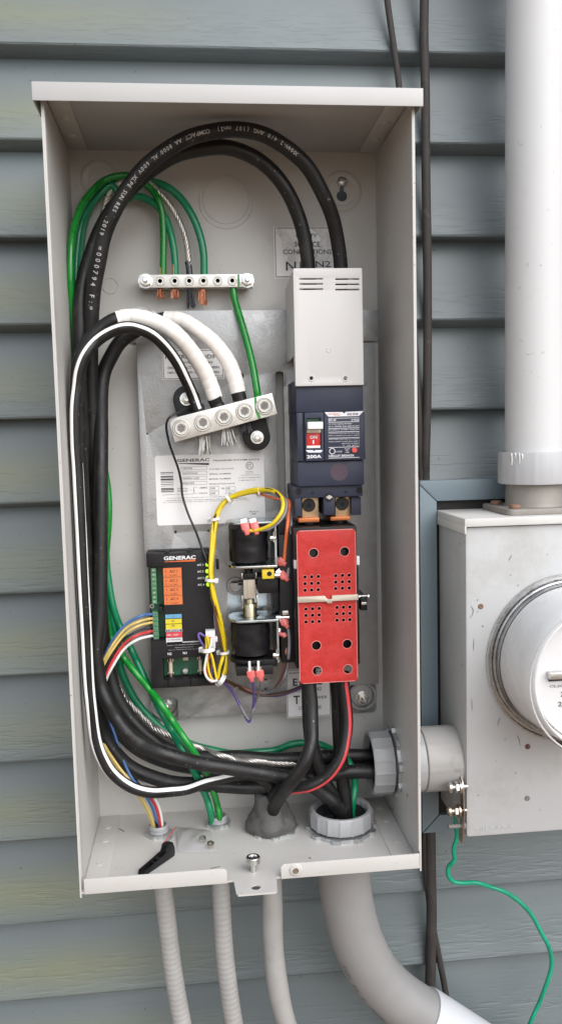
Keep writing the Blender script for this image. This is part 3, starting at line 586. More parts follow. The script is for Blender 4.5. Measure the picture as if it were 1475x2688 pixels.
# ------------------------------------------------------------------ circuit breaker with its terminal cover
CF = -0.100
x0, x1, z0, z1 = rect((0.0609, -0.1, 0.6234), (0.1323, -0.1, 0.5043))
tc = thing('terminal_cover', 'plain light grey plastic terminal cover with vent slots above the breaker', 'terminal cover', (0.097, -0.06, z0))
slots = []
for a, b in (((0.0672, -0.1, 0.6127), (0.0915, -0.1, 0.6126)), ((0.0671, -0.1, 0.6076), (0.0914, -0.1, 0.6075)), ((0.067, -0.1, 0.6024), (0.0913, -0.1, 0.6022)), ((0.1043, -0.1, 0.6123), (0.129, -0.1, 0.6121)), ((0.1042, -0.1, 0.607), (0.1289, -0.1, 0.6068)), ((0.1041, -0.1, 0.6017), (0.1288, -0.1, 0.6015))):
    slots.append(rrect(a[0], b[0], a[2] - 0.0007, a[2] + 0.0007, 0.0005, 2))
s1, s2 = (0.0773, -0.1, 0.5123), (0.1129, -0.1, 0.5117)
MB().prism(rrect(x0, x1, z0, z1, 0.0012, 3), CF, CF + 0.0025, 'y', holes=slots + [circ(s1[0], s1[2], 0.0019, 14), circ(s2[0], s2[2], 0.0019, 14)], bev=0.0007).out('front_face', tc, 'cover')
zs = (0.0599, -0.03, 0.5347)[2]
for xa, xb in ((x0 + 0.0004, x0 + 0.0022), (x1 - 0.0022, x1 - 0.0004)):
    MB().prism([(CF + 0.0026, z0 + 0.0004), (-0.088, z0 + 0.0004), (-0.084, zs + 0.002), (-0.030, zs), (-0.024, zs + 0.003), (-0.024, z1 - 0.009), (CF + 0.0026, z1 - 0.0006)], xa, xb, 'x').out('side_face', tc, 'cover')
for s_ in (s1, s2): ring_y('screw_well', tc, 'cover', s_[0], s_[2], 0.0028, 0.0009, y=CF - 0.0001, h=0.0004, seg=20)
bo = (0.096, -0.1, 0.5409); MB().lathe([(0.0026, 0), (0.0022, 0.0006), (0.0008, 0.0003)], 16, Matrix.Translation((bo[0], CF, bo[2])) @ Matrix.Rotation(R(90), 4, 'X')).out('moulding_dimple', tc, 'cover')

bk = thing('circuit_breaker', 'navy two pole circuit breaker with red ON window and white toggle', 'circuit breaker', (0.1051, -0.022, 0.3635))
bx0, bx1, _, btop = rect((0.0617, -0.095, 0.5049), (0.1324, -0.095, 0.5036)); zA = (0.0941, -0.095, 0.4774)[2]; zB = (0.0931, -0.095, 0.427)[2]; zC = (0.0926, -0.095, 0.4001)[2]; zD = (0.0938, -0.086, 0.3875)[2]; zE = (0.0934, -0.086, 0.3688)[2]
B('body', bk, 'navy', bx0, bx1, -0.095, -0.0195, zA, btop + 0.006, 0.0010)
B('body', bk, 'navy', bx0 + 0.0004, bx1 - 0.0004, -0.0935, -0.0195, zB - 0.001, zA - 0.0002, 0.0006)
B('body', bk, 'navy', bx0 + 0.0002, bx1 - 0.0003, -0.095, -0.0195, zC, zB - 0.0012, 0.0010)
ix0, _, _, _ = rect((0.0696, -0.1, 0.4776), (0.0696, -0.1, 0.4776)); ix1 = (0.0892, -0.1, 0.4772)[0]
B('front_block', bk, 'navy', ix1 + 0.0006, bx1 + 0.0004, -0.1000, -0.0936, zB, zA - 0.0003, 0.0005)
# toggle side with its well
tw = rect((0.0712, -0.1, 0.4713), (0.0865, -0.1, 0.4398))
MB().prism([(ix0, zB), (ix1, zB), (ix1, zA - 0.0003), (ix0, zA - 0.0003)], -0.0995, -0.0936, 'y', holes=[[(tw[0], tw[2]), (tw[1], tw[2]), (tw[1], tw[3]), (tw[0], tw[3])]], bev=0.0003).out('toggle_housing', bk, 'navy')
B('side_rib', bk, 'navy', bx0, ix0 - 0.0022, -0.0975, -0.0936, zB, zA - 0.0003, 0.0005)
tg_ = BX('toggle', bk, 'white', (0.0715, -0.108, 0.4673), (0.0873, -0.108, 0.4599), -0.109, -0.0990, 0.0009)
BX('toggle_stem', tg_, 'clip', (0.0717, -0.099, 0.4601), (0.0867, -0.099, 0.456), -0.0988, -0.0937, 0.0004)
of = BX('off_window', bk, 'pcb', (0.0722, -0.095, 0.471), (0.0875, -0.095, 0.4675), -0.0948, -0.0937, 0)
on = BX('on_window', bk, 'switchred', (0.0716, -0.097, 0.4561), (0.0864, -0.097, 0.4428), -0.0968, -0.0937, 0.0003)
TX().put('ON', (0.075, -0.097, 0.4499), (0.0825, -0.097, 0.4532), -0.0971, 0.025).put('I', (0.0777, -0.097, 0.4447), (0.0792, -0.097, 0.4484), -0.0971, 0.02).out('lettering', on, 'ink')
BX('window_sill', bk, 'white', (0.0713, -0.098, 0.4427), (0.0857, -0.098, 0.4402), -0.0980, -0.0937, 0.0003)
tx = TX()
YT = -0.1003
tx.put('200A', (0.0709, -0.1, 0.4296), (0.0863, -0.1, 0.4332), -0.0998, 0.03)
tx.poly([(0.0698, -0.1, 0.4383), (0.0774, -0.1, 0.4381), (0.0789, -0.1, 0.437), (0.0804, -0.1, 0.4381), (0.088, -0.1, 0.4379), (0.0857, -0.1, 0.4355), (0.0724, -0.1, 0.4358)], -0.0998)
tx.poly([(0.0903, -0.1, 0.4771), (0.1091, -0.1, 0.4769), (0.1108, -0.1, 0.4751), (0.1127, -0.1, 0.477), (0.1314, -0.1, 0.4774), (0.1265, -0.1, 0.4724), (0.0944, -0.1, 0.4724)], YT)
for yy in ():
    pass
for s_, a_, b_, bo_ in (('225 AF', (0.0941, -0.1, 0.4676), (0.1023, -0.1, 0.4698), .02), ('2 POLE', (0.1184, -0.1, 0.4673), (0.1267, -0.1, 0.4696), .02), ('UL Interrupting Ratings:', (0.0941, -0.1, 0.4639), (0.119, -0.1, 0.4653), .012), ('AC V~120/240V 22kA 50/60 Hz 40 C', (0.094, -0.1, 0.4615), (0.1268, -0.1, 0.4628), .012), ('IEC 60947-2  Ui 690V  Uimp 6 kV', (0.094, -0.1, 0.4578), (0.1267, -0.1, 0.4591), .012),
    ('Cu/Al 60/75 C LUG Cat. No. Wire range', (0.0939, -0.1, 0.4542), (0.1268, -0.1, 0.4553), .006), ('AWG or MCM(Cu) Torque in. lb(Nm)', (0.0938, -0.1, 0.4519), (0.1268, -0.1, 0.453), .006), ('ILG23 2/A60 1/0MCM(27/7) S-2 PT25 S', (0.0941, -0.1, 0.4483), (0.1267, -0.1, 0.4491), .006), ('ILG23 2/A60 1/0-300 4/0-2 #2/0 S', (0.0941, -0.1, 0.4459), (0.1267, -0.1, 0.4468), .006), ('#4(27.7) 0-0 #3/0 S', (0.1077, -0.1, 0.4435), (0.1266, -0.1, 0.4447), .006), ('2   3/0  #4/0 S', (0.1092, -0.1, 0.4416), (0.1266, -0.1, 0.4426), .006),
    ('CIRCUIT BREAKER', (0.0938, -0.1, 0.4304), (0.1208, -0.1, 0.4327), .02), ('US LISTED', (0.1008, -0.1, 0.4352), (0.1082, -0.1, 0.4366), .006), ('PUSH', (0.1109, -0.1, 0.4379), (0.1162, -0.1, 0.4391), .008), ('TO', (0.1119, -0.1, 0.4359), (0.1144, -0.1, 0.4373), .008), ('TRIP', (0.1114, -0.1, 0.4343), (0.1155, -0.1, 0.4354), .008)):
    tx.put(s_, a_, b_, YT, bo_)
for yy, a_, b_ in ((690, (0.0944, -0.1, 0.4708), (0.1268, -0.1, 0.4704)), (0, (0.0943, -0.1, 0.4668), (0.1267, -0.1, 0.4663)), (0, (0.0942, -0.1, 0.4604), (0.1266, -0.1, 0.4599)), (0, (0.0941, -0.1, 0.4566), (0.1268, -0.1, 0.4561)), (0, (0.094, -0.1, 0.4503), (0.1267, -0.1, 0.4498)), (0, (0.0938, -0.1, 0.4407), (0.1261, -0.1, 0.4402)), (0, (0.0936, -0.1, 0.4296), (0.1264, -0.1, 0.4291))):
    tx.quad(a_, b_, YT)
tx.out('lettering', bk, 'ink')
TX().put('SKB 2P2B', (0.1139, -0.1, 0.4735), (0.1255, -0.1, 0.4756), YT - 0.0003, 0.02).out('lettering', bk, 'blackink')
TX().put('GENERAC', (0.0938, -0.1, 0.4744), (0.1066, -0.1, 0.4758), YT - 0.0003, 0.01).quad((0.1, -0.1, 0.4735), (0.1069, -0.1, 0.4738), YT - 0.0003).out('lettering', bk, 'orangeink')
u_ = (0.0977, -0.1, 0.4365); ring_y('certification_mark', bk, 'ink', u_[0], u_[2], 0.0029, 0.0004, y=-0.1001, h=0.0003, seg=24)
u_ = (0.121, -0.1, 0.437); MB().cyl((u_[0], -0.1000, u_[2]), (u_[0], -0.1022, u_[2]), 0.0029, seg=20, bev=0.0005).out('trip_button', bk, 'buttonred')
u_ = (0.1056, -0.095, 0.4144); MB().cyl((u_[0], -0.0949, u_[2]), (u_[0], -0.0952, u_[2]), 0.0094, seg=36).out('faded_dot_sticker', bk, 'plum')
# lower terminal end
B('terminal_end', bk, 'navy', (0.0582, -0.088, 0.3967)[0], (0.1317, -0.088, 0.3944)[0], -0.088, -0.0195, zD, zC - 0.0003, 0.0008)
def dbox(name, a, b, yf, mat='navy', yb=-0.0225, bev=0.0006): return BX(name, bk, mat, a, b, yf, yb, bev)
dbox('terminal_end', (0.0587, -0.087, 0.3885), (0.0657, -0.087, 0.3681), -0.087)
dbox('terminal_end', (0.0898, -0.087, 0.3875), (0.1017, -0.087, 0.3683), -0.087)
dbox('terminal_end', (0.1203, -0.082, 0.3861), (0.131, -0.082, 0.3668), -0.082)
for a in ((0.063, -0.088, 0.3943), (0.1282, -0.088, 0.3939)):
    MB().cyl((a[0], -0.0882, a[2]), (a[0], -0.0886, a[2]), 0.0034, seg=18).out('screw_recess', bk, 'deep')
for a in ((0.0778, -0.088, 0.3926), (0.1136, -0.088, 0.3926)):
    MB().cyl((a[0], -0.0882, a[2]), (a[0], -0.0886, a[2]), 0.0014, seg=12).out('screw_recess', bk, 'deep')
a = (0.0954, -0.088, 0.3876)
MB().cyl((a[0], -0.0872, a[2]), (a[0], -0.0886, a[2]), 0.0044, seg=20).out('screw_recess', bk, 'deep')
MB().cyl((a[0], -0.0880, a[2]), (a[0], -0.0896, a[2]), 0.0026, seg=14, bev=0.0004).box(a[0] - 0.0034, a[0] + 0.0034, -0.0898, -0.0888, a[2] - 0.0007, a[2] + 0.0007, 0).out('cover_screw', bk, 'steel')
for a, b, c_, d0, d1 in (((0.068, -0.074, 0.3869), (0.0862, -0.074, 0.364), (0.0754, -0.074, 0.3786), (0.0632, -0.08, 0.3654), (0.0855, -0.08, 0.3607)), ((0.1043, -0.074, 0.3863), (0.1208, -0.074, 0.3645), (0.1116, -0.074, 0.379), (0.0977, -0.08, 0.3656), (0.1192, -0.08, 0.3615))):
    lg = BX('lug', bk, 'tan', a, b, -0.074, -0.030, 0.0008)
    MB().cyl((c_[0], -0.0741, c_[2]), (c_[0], -0.0760, c_[2]), 0.0072, seg=24, bev=0.0006).out('lug_screw', lg, 'black')
    MB().prism(circ(c_[0] + 0.0006, c_[2] - 0.0006, 0.0026, 6), -0.0764, -0.0758, 'y').out('lug_screw_socket', lg, 'deep')
    BX('copper_bar', bk, 'copperbar', d0, d1, -0.081, -0.040, 0.0006)

# ------------------------------------------------------------------ transfer contactor under its red cover
ct = thing('transfer_contactor', 'black transfer contactor under a red perforated cover with beige clip', 'contactor', (0.0993, -0.022, 0.1694))
RY = -0.1045
rx0, rx1, rz0, rz1 = 0.0578, 0.1199, 0.1912, 0.3546
BX('body', ct, 'black', (0.0553, -0.09, 0.3571), (0.1228, -0.09, 0.2054), -0.0965, -0.0195, 0.0012)
BX('body', ct, 'black', (0.0414, -0.075, 0.3478), (0.0581, -0.075, 0.2072), -0.078, -0.0235, 0.0012)
BX('body', ct, 'black', (0.0425, -0.06, 0.3611), (0.0613, -0.06, 0.3367), -0.064, -0.0235, 0.0010)
holes = []; ed = MB()
for a in ((0.0753, -0.1045, 0.3307), (0.1081, -0.1045, 0.331), (0.0761, -0.1045, 0.2317), (0.1092, -0.1045, 0.2318), (0.0765, -0.1045, 0.2044), (0.1095, -0.1045, 0.2043)):
    holes.append(circ(a[0], a[2], 0.0047, 22))
    ed.lathe([(0.0047, 0), (0.0048, 0.0003), (0.0053, 0.0002), (0.0054, 0)], 22, Matrix.Translation((a[0], RY, a[2])) @ Matrix.Rotation(R(90), 4, 'X'), cap=False)
for (xa, za), (xb, zb) in (((327, 840), (515, 1030)), ((765, 820), (957, 1005)), ((340, 1300), (528, 1488)), ((782, 1278), (968, 1462))):
    A0 = (0.0429, -0.1045, 0.3686); A1 = (0.1167, -0.1045, 0.3661); A2 = (0.0411, -0.1045, 0.2949); A3 = (0.1155, -0.1045, 0.2916)
    for i in range(3):
        for j in range(3):
            u = (xa + (xb - xa) * i / 2) / 1000; v = (za + (zb - za) * j / 2 - (i * 4)) / 1000
            px = (A0[0] * (1 - u) + A1[0] * u) * (1 - v) + (A2[0] * (1 - u) + A3[0] * u) * v
            pz = (A0[2] * (1 - u) + A1[2] * u) * (1 - v) + (A2[2] * (1 - u) + A3[2] * u) * v
            holes.append(circ(px, pz, 0.0018, 12))
            ed.lathe([(0.0018, 0), (0.0019, 0.0003), (0.0022, 0.0002), (0.0023, 0)], 12, Matrix.Translation((px, RY, pz)) @ Matrix.Rotation(R(90), 4, 'X'), cap=False)
rc = MB().prism(rrect(rx0, rx1, rz0, rz1, 0.0030), RY, RY + 0.0016, 'y', holes=holes, bev=0.0003).out('red_cover', ct, 'red')
ed.out('hole_edges', rc, 'rededge')
rim = MB()
for xa, xb, za, zb in ((rx0 + 0.003, rx1 - 0.003, rz1 - 0.0007, rz1 + 0.0002), (rx0 + 0.003, rx1 - 0.003, rz0 - 0.0002, rz0 + 0.0005), (rx0 - 0.0002, rx0 + 0.0005, rz0 + 0.003, rz1 - 0.003), (rx1 - 0.0005, rx1 + 0.0002, rz0 + 0.003, rz1 - 0.003)):
    rim.box(xa, xb, RY - 0.0002, RY + 0.0015, za, zb)
rim.out('cover_edge', rc, 'rededge')
ca, cb, cm0, cm1 = (0.0569, -0.107, 0.2819), (0.1213, -0.107, 0.2826), (0.0857, -0.107, 0.2822), (0.0935, -0.107, 0.2822)
zc = (ca[2] + cb[2]) / 2; hh = 0.0031
MB().prism([(ca[0], zc - hh), (cm0[0], zc - hh), (cm0[0] + 0.0010, zc - hh), (cm0[0] + 0.0032, zc - 0.0050), (cm1[0] - 0.0004, zc - 0.0050), (cm1[0], zc - hh), (cb[0], zc - hh + 0.0002), (cb[0], zc + hh), (cm1[0], zc + hh), (cm1[0] - 0.0006, zc - 0.0008), (cm0[0] + 0.0030, zc - 0.0008), (cm0[0], zc + hh), (ca[0], zc + hh)], RY - 0.0036, RY - 0.0004, 'y', bev=0.0004).out('spring_clip', ct, 'clip')
for a, b in (((0.0552, -0.098, 0.323), (0.0583, -0.098, 0.3138)), ((0.1218, -0.098, 0.3245), (0.1251, -0.098, 0.3153))): BX('side_latch', ct, 'label2', a, b, -0.099, -0.090, 0.0005)
BX('side_arm', ct, 'black', (0.1232, -0.09, 0.3115), (0.1255, -0.09, 0.2053), -0.090, -0.030, 0.0006)
BX('side_block', ct, 'black', (0.1304, -0.07, 0.276), (0.1376, -0.07, 0.2604), -0.075, -0.030, 0.0008)
a = (0.1347, -0.07, 0.2751); MB().cyl((a[0] - 0.006, -0.07, a[2]), (a[0] + 0.005, -0.07, a[2]), 0.0022, seg=12).cyl((a[0] + 0.003, -0.07, a[2]), (a[0] + 0.0062, -0.07, a[2]), 0.0036, seg=16, bev=0.0005).box(a[0] - 0.004, a[0] + 0.002, -0.077, -0.074, a[2] - 0.008, a[2] - 0.005, 0.0004).out('side_screw', ct, 'steel')
for a in ((0.0771, -0.05, 0.3511), (0.1102, -0.05, 0.3515)):
    MB().cyl((a[0], -0.06, a[2] + 0.012), (a[0], -0.06, a[2] - 0.012), 0.0095, seg=18).out('line_terminal', ct, 'black')

# ------------------------------------------------------------------ solenoid drive
sv = thing('solenoid_drive', 'pair of black coils in zinc brackets joined by a steel plunger', 'solenoid', (0.0082, -0.022, 0.1791))
CY = -0.060
def coil(pc, zt, zb, r_, name='coil'):
    n = 24
    st = lambda a, h: 1 + 0.018 * math.sin(3 * a + h * 400) + 0.012 * math.sin(7 * a)
    prof = [(r_ * 0.86, zb), (r_ * 0.98, zb + 0.002)] + [(r_ * (1 - 0.012 * math.sin(k * 1.9)), zb + 0.002 + (zt - zb - 0.004) * k / 8) for k in range(9)] + [(r_ * 0.98, zt - 0.002), (r_ * 0.86, zt)]
    return MB().lathe(prof, n, Matrix.Translation((pc[0], CY, 0)), star=st).out(name, sv, 'coil', angle=60)
def plate_h(name, a, b, z, th, mat, rleft=0.016, y0=-0.0845, y1=-0.0365, hole=None):
    """horizontal bracket leg with rounded left end"""
    o = [(b, y0), (b, y1)] + [(a + 0.014 + 0.014 * math.cos(t), (y0 + y1) / 2 + (y1 - y0) / 2 * math.sin(t)) for t in [math.pi / 2 + math.pi * k / 10 for k in range(11)]]
    return MB().prism(o, z, z + th, 'z', holes=[hole] if hole else [], bev=0.0005).out(name, sv, mat)
c1 = (0.0101, -0.06, 0.3332); c2 = (0.0095, -0.06, 0.2255)
zt1 = (0.0095, -0.082, 0.3608)[2]; zb1 = (0.0082, -0.082, 0.3142)[2]; zt2 = (0.0087, -0.084, 0.2546)[2]; zb2 = (0.0076, -0.082, 0.2119)[2]
xa1 = (-0.014, -0.06, 0.3631)[0]; xw1 = (0.0375, -0.082, 0.3446)[0]; xa2 = (-0.0148, -0.06, 0.2552)[0]; xw2 = (0.0374, -0.084, 0.2388)[0]
coil(c1, zt1 - 0.001, zb1 + 0.003, 0.0212); coil(c2, zt2 - 0.001, zb2 + 0.003, 0.0212)
plate_h('bracket_leg', xa1, xw1 + 0.0012, zt1, 0.0024, 'bluezinc'); plate_h('bracket_leg', xa1 + 0.001, xw1 + 0.0012, zb1 - 0.0005, 0.0026, 'steel')
plate_h('bracket_leg', xa2, xw2 + 0.0012, zt2 + 0.0002, 0.0026, 'bluezinc', hole=circ(c2[0], CY, 0.0100, 18))
MB().prism([(-0.0845, zb1 + 0.0026), (-0.0365, zb1 + 0.0026), (-0.0365, zt1 - 0.0002), (-0.0845, zt1 - 0.0002)], xw1 - 0.0012, xw1 + 0.0012, 'x', bev=0.0004).out('bracket_web', sv, 'bluezinc')
MB().prism([(-0.0845, zb2 - 0.002), (-0.0365, zb2 - 0.002), (-0.0365, zt2), (-0.0845, zt2)], xw2 - 0.0012, xw2 + 0.0012, 'x', bev=0.0004).out('bracket_web', sv, 'bluezinc')
MB().box(c1[0] - 0.020, xw1 - 0.002, -0.078, -0.042, zt1 - 0.0062, zt1 - 0.0004, 0.001).out('bobbin_flange', sv, 'black')
MB().lathe([(0.0235, 0), (0.0240, 0.002), (0.0235, 0.004)], 30, Matrix.Translation((c2[0], CY, zb2 - 0.003))).out('bobbin_flange', sv, 'black')
B('terminal_base', sv, 'black', (-0.0085, -0.084, 0.2036)[0], (0.0313, -0.084, 0.2014)[0], -0.086, -0.050, (0.0048, -0.084, 0.1977)[2], (0.0051, -0.084, 0.2077)[2], 0.0008)
B('terminal_base', sv, 'black', (0.018, -0.08, 0.2064)[0], (0.0366, -0.08, 0.2054)[0], -0.080, -0.040, (0.0052, -0.08, 0.2044)[2], (0.0055, -0.08, 0.2125)[2], 0.0008)
for a in ((0.0059, -0.0865, 0.2076), (0.0154, -0.0865, 0.2075)): B('terminal_pin', sv, 'wirewhite', a[0] - 0.0013, a[0] + 0.0013, -0.0872, -0.0858, a[2] - 0.006, a[2] + 0.006, 0.0004)
for a in ((0.0352, -0.082, 0.3452), (0.0354, -0.084, 0.2174)):
    MB().cyl((a[0] - 0.004, -0.082, a[2]), (a[0] + 0.003, -0.082, a[2]), 0.0035, seg=14, bev=0.0006).cyl((a[0] + 0.001, -0.0835, a[2] + 0.007), (a[0] + 0.001, -0.0835, a[2] - 0.004), 0.0018, seg=10).out('bracket_screw', sv, 'steel')
# plunger and link
px_ = (0.0094, -0.06, 0.2672)[0]; zz = lambda v: v[2]
p1, p2, p3, p4, p5, p6 = (0.0089, -0.06, 0.2524), (0.0095, -0.06, 0.2713), (0.0096, -0.06, 0.2774), (0.0102, -0.06, 0.2985), (0.0104, -0.06, 0.3052), (0.0106, -0.06, 0.31)
MB().lathe([(0.0078, zz(p1) - 0.004), (0.0078, zz(p2) - 0.001), (0.0072, zz(p2)), (0.0055, zz(p2) + 0.0005), (0.0050, zz(p3) - 0.001)], 26, Matrix.Translation((px_ + 0.0002, CY, 0))).out('plunger', sv, 'brass')
lk = MB().box(px_ - 0.0066, px_ + 0.0066, CY - 0.0062, CY + 0.006, zz(p3), zz(p4), 0.0011).box(px_ - 0.0022, px_ + 0.0002, CY - 0.0072, CY - 0.006, zz(p3) + 0.001, zz(p4), 0.0004).out('link_block', sv, 'clip')
MB().box(px_ - 0.0056, px_ + 0.0056, CY - 0.0048, CY + 0.005, zz(p4) - 0.0002, zz(p5), 0.0006).cyl((px_, CY, zz(p5)), (px_, CY, zz(p6)), 0.0045, seg=16).out('link_head', sv, 'black')
for sx in (-1, 1):
    B('link_strap', sv, 'steel', px_ + sx * 0.0080 - 0.0006, px_ + sx * 0.0080 + 0.0006, CY - 0.007, CY + 0.003, zz(p3) - 0.010, zz(p3) + 0.004, 0.0003)
    B('link_strap', sv, 'steel', px_ + sx * 0.0078 - 0.0006, px_ + sx * 0.0078 + 0.0006, CY - 0.007, CY + 0.003, zz(p4) + 0.001, zz(p5) + 0.001, 0.0003)
MB().cyl((px_ - 0.012, CY, zz(p4) - 0.004), (px_ + 0.040, CY, zz(p4) - 0.004), 0.0028, seg=12).out('cross_pin', sv, 'black')
yb = BX('position_block', sv, 'blockyellow', (0.0221, -0.086, 0.3119), (0.0348, -0.086, 0.3025), -0.0880, -0.0760, 0.0006)
a = (0.0297, -0.088, 0.3079); MB().cyl((a[0], -0.0878, a[2]), (a[0], -0.0884, a[2]), 0.0026, seg=16).out('block_hole', yb, 'deep')
BX('drive_arm', sv, 'black', (0.0182, -0.07, 0.3027), (0.0406, -0.07, 0.284), -0.074, -0.040, 0.0015)
BX('drive_arm', sv, 'black', (0.0357, -0.06, 0.2856), (0.0427, -0.06, 0.2613), -0.066, -0.030, 0.0012)
a = (0.0383, -0.08, 0.3046); MB().cyl((a[0] - 0.003, -0.08, a[2]), (a[0] + 0.004, -0.08, a[2]), 0.0030, seg=12, bev=0.0005).out('arm_screw', sv, 'steel')
a = (0.0394, -0.07, 0.257); MB().cyl((a[0] - 0.003, -0.075, a[2]), (a[0] + 0.012, -0.075, a[2]), 0.0034, seg=14, bev=0.0005).box(a[0] + 0.004, a[0] + 0.011, -0.079, -0.074, a[2] + 0.003, a[2] + 0.008, 0.0005).out('arm_screw', sv, 'steel')
BX('micro_switch', sv, 'black', (0.0403, -0.07, 0.3152), (0.0523, -0.07, 0.304), -0.075, -0.045, 0.0008)
BX('micro_switch', sv, 'black', (0.0394, -0.07, 0.2559), (0.0487, -0.07, 0.2392), -0.073, -0.045, 0.0008)

# ------------------------------------------------------------------ ground bar and neutral bar
gb = thing('ground_bar', 'small grey terminal bar of eight screws high on the back panel', 'terminal bar', (-0.0376, -0.012, 0.6177))
x0, x1, z0, z1 = rect((-0.0989, -0.026, 0.6318), (0.0253, -0.026, 0.6178))
B('bar', gb, 'alu', x0, x1, -0.026, -0.012, z0, z1, 0.0005)
for i, xx in enumerate(((-0.076, -0.026, 0.6252), (-0.0602, -0.026, 0.6252), (-0.0445, -0.026, 0.6251), (-0.029, -0.026, 0.625), (-0.0133, -0.026, 0.6249), (0.0025, -0.026, 0.6248))):
    m_ = Matrix.Translation((xx[0], -0.026, (z0 + z1) / 2)) @ Matrix.Rotation(R(90), 4, 'X')
    sc_ = MB().lathe([(0.0054, 0), (0.0054, 0.0006), (0.0050, 0.0012), (0.0042, 0.0012), (0.0038, 0.0002), (0.0036, 0.0008), (0.0024, 0.0008), (0.0022, -0.002), (0.0003, -0.002)], 22, m_).out('clamp_screw', gb, 'alu')
for xx in ((-0.0916, -0.026, 0.6255), (0.0187, -0.026, 0.6254)):
    st_ = MB().cyl((xx[0], -0.0261, (z0 + z1) / 2), (xx[0], -0.0272, (z0 + z1) / 2), 0.0078, seg=24).prism(circ(xx[0], (z0 + z1) / 2, 0.0068, 6, 0.35), -0.0322, -0.0272, 'y', bev=0.0006).cyl((xx[0], -0.0322, (z0 + z1) / 2), (xx[0], -0.0372, (z0 + z1) / 2), 0.0028, seg=14, bev=0.0005).out('nut', gb, 'steel')
    MB().cyl((xx[0], -0.012, (z0 + z1) / 2), (xx[0], -0.0005, (z0 + z1) / 2), 0.0060, seg=16).out('stud', gb, 'steel')
mk = (0.0095, -0.026, 0.6251); B('green_mark', gb, 'green', mk[0] - 0.0012, mk[0] + 0.0010, -0.0264, -0.0259, z0 + 0.0003, z1 - 0.0004, 0)

nb = thing('neutral_bar', 'slanted aluminium lug bar with five hex socket screws on black insulators', 'terminal bar', (-0.0136, -0.034, 0.4572))
q0, q1, q2, q3 = (-0.0712, -0.064, 0.4742), (0.0397, -0.064, 0.4998), (0.0451, -0.064, 0.4771), (-0.0657, -0.064, 0.4496)
MB().prism([(q[0], q[2]) for q in (q0, q1, q2, q3)], -0.064, -0.040, 'y', bev=0.0006).out('bar', nb, 'alu')
for a in ((-0.0582, -0.064, 0.4642), (-0.0352, -0.064, 0.4696), (-0.0128, -0.064, 0.4751), (0.0095, -0.064, 0.4807), (0.0308, -0.064, 0.4859)):
    m_ = Matrix.Translation((a[0], -0.064, a[2])) @ Matrix.Rotation(R(90), 4, 'X')
    sc_ = MB().lathe([(0.0094, 0), (0.0094, 0.0008), (0.0086, 0.0014), (0.0074, 0.0012), (0.0072, 0.0030), (0.0066, 0.0036), (0.0050, 0.0036), (0.0046, 0.0014), (0.0003, 0.0012)], 26, m_).out('clamp_screw', nb, 'alu')
    MB().prism(circ(a[0], a[2], 0.0042, 6, random.uniform(0, 1)), -0.0660, -0.0655, 'y').out('hex_socket', sc_, 'scuff')
dirv = Vector((q1[0] - q0[0], 0, q1[2] - q0[2])).normalized(); perp = Vector((-dirv.z, 0, dirv.x))
for a, sg in (((-0.0518, -0.03, 0.4963), 1), ((0.0243, -0.03, 0.4527), -1)):
    c_ = Vector(a); pts = []
    for k in range(13):
        t = math.pi * k / 12; v = c_ + (dirv * math.cos(t) + perp * sg * math.sin(t)) * 0.0148; pts.append((v.x, v.z))
    for s_ in (-1, 1):
        v = c_ + dirv * 0.0148 * s_ - perp * sg * 0.030; pts.append((v.x, v.z))
    ins = MB().prism(pts, -0.0380, -0.0212, 'y', bev=0.0014).out('insulator', nb, 'black')
    x, z = a[0], a[2]
    MB().cyl((x, -0.038, z), (x, -0.0392, z), 0.0072, seg=22).prism(circ(x, z, 0.0058, 6, 0.2), -0.0436, -0.0392, 'y', bev=0.0005).cyl((x, -0.0436, z), (x, -0.0446, z), 0.0030, seg=14, bev=0.0004).out('nut', ins, 'steel')
gm = [(0.0204, -0.0645, 0.495), (0.0232, -0.0645, 0.4955), (0.0227, -0.0645, 0.4873), (0.0245, -0.0645, 0.4803), (0.0271, -0.0645, 0.473), (0.0243, -0.0645, 0.4724), (0.0212, -0.0645, 0.4804), (0.0206, -0.0645, 0.4873)]
MB().prism([(q[0], q[2]) for q in gm], -0.0645, -0.0639, 'y').out('green_mark', nb, 'green')

# ------------------------------------------------------------------ control board
BY = -0.055
cb_ = thing('control_board', 'black load control module with orange stickers and four lime lights', 'control module', (-0.0654, -0.021, 0.1718))
x0, x1, z0, z1 = rect((-0.101, -0.055, 0.3298), (-0.0303, -0.055, 0.1794))
zI = lambda v: v[2]
B('base_tray', cb_, 'matteblack', x0 + 0.0005, x1 - 0.0005, -0.034, -0.0212, z0, z1, 0.0008)
XT = (-0.084, -0.055, 0.3054)[0]; ZT1 = (-0.0926, -0.055, 0.3151)[2]; ZT2 = (-0.0957, -0.055, 0.2331)[2]; ZR = (-0.0697, -0.055, 0.2127)[2]; ZR2 = (-0.0706, -0.055, 0.1884)[2]; XR0 = (-0.0875, -0.055, 0.204)[0]; XR1 = (-0.0422, -0.055, 0.2015)[0]
zt_l = (-0.1018, -0.055, 0.3298)[2]; zt_r = (-0.0305, -0.055, 0.3293)[2]
MB().prism([(x0, z0), (x1, z0), (x1, zt_r - 0.004), (x1 - 0.006, zt_r), (XT, zt_r - 0.0010), (x0, zt_l), (x0, ZT1), (XT, ZT1), (XT, ZT2), (x0 + 0.001, ZT2)], BY, -0.0345, 'y', holes=[[(XR0, ZR2), (XR1, ZR2), (XR1, ZR), (XR0, ZR)]], bev=0.0006).out('face', cb_, 'matteblack')
pc = B('circuit_board', cb_, 'pcb', x0 + 0.002, XT - 0.0002, -0.0385, -0.0346, ZT2 + 0.0003, ZT1 - 0.0003, 0)
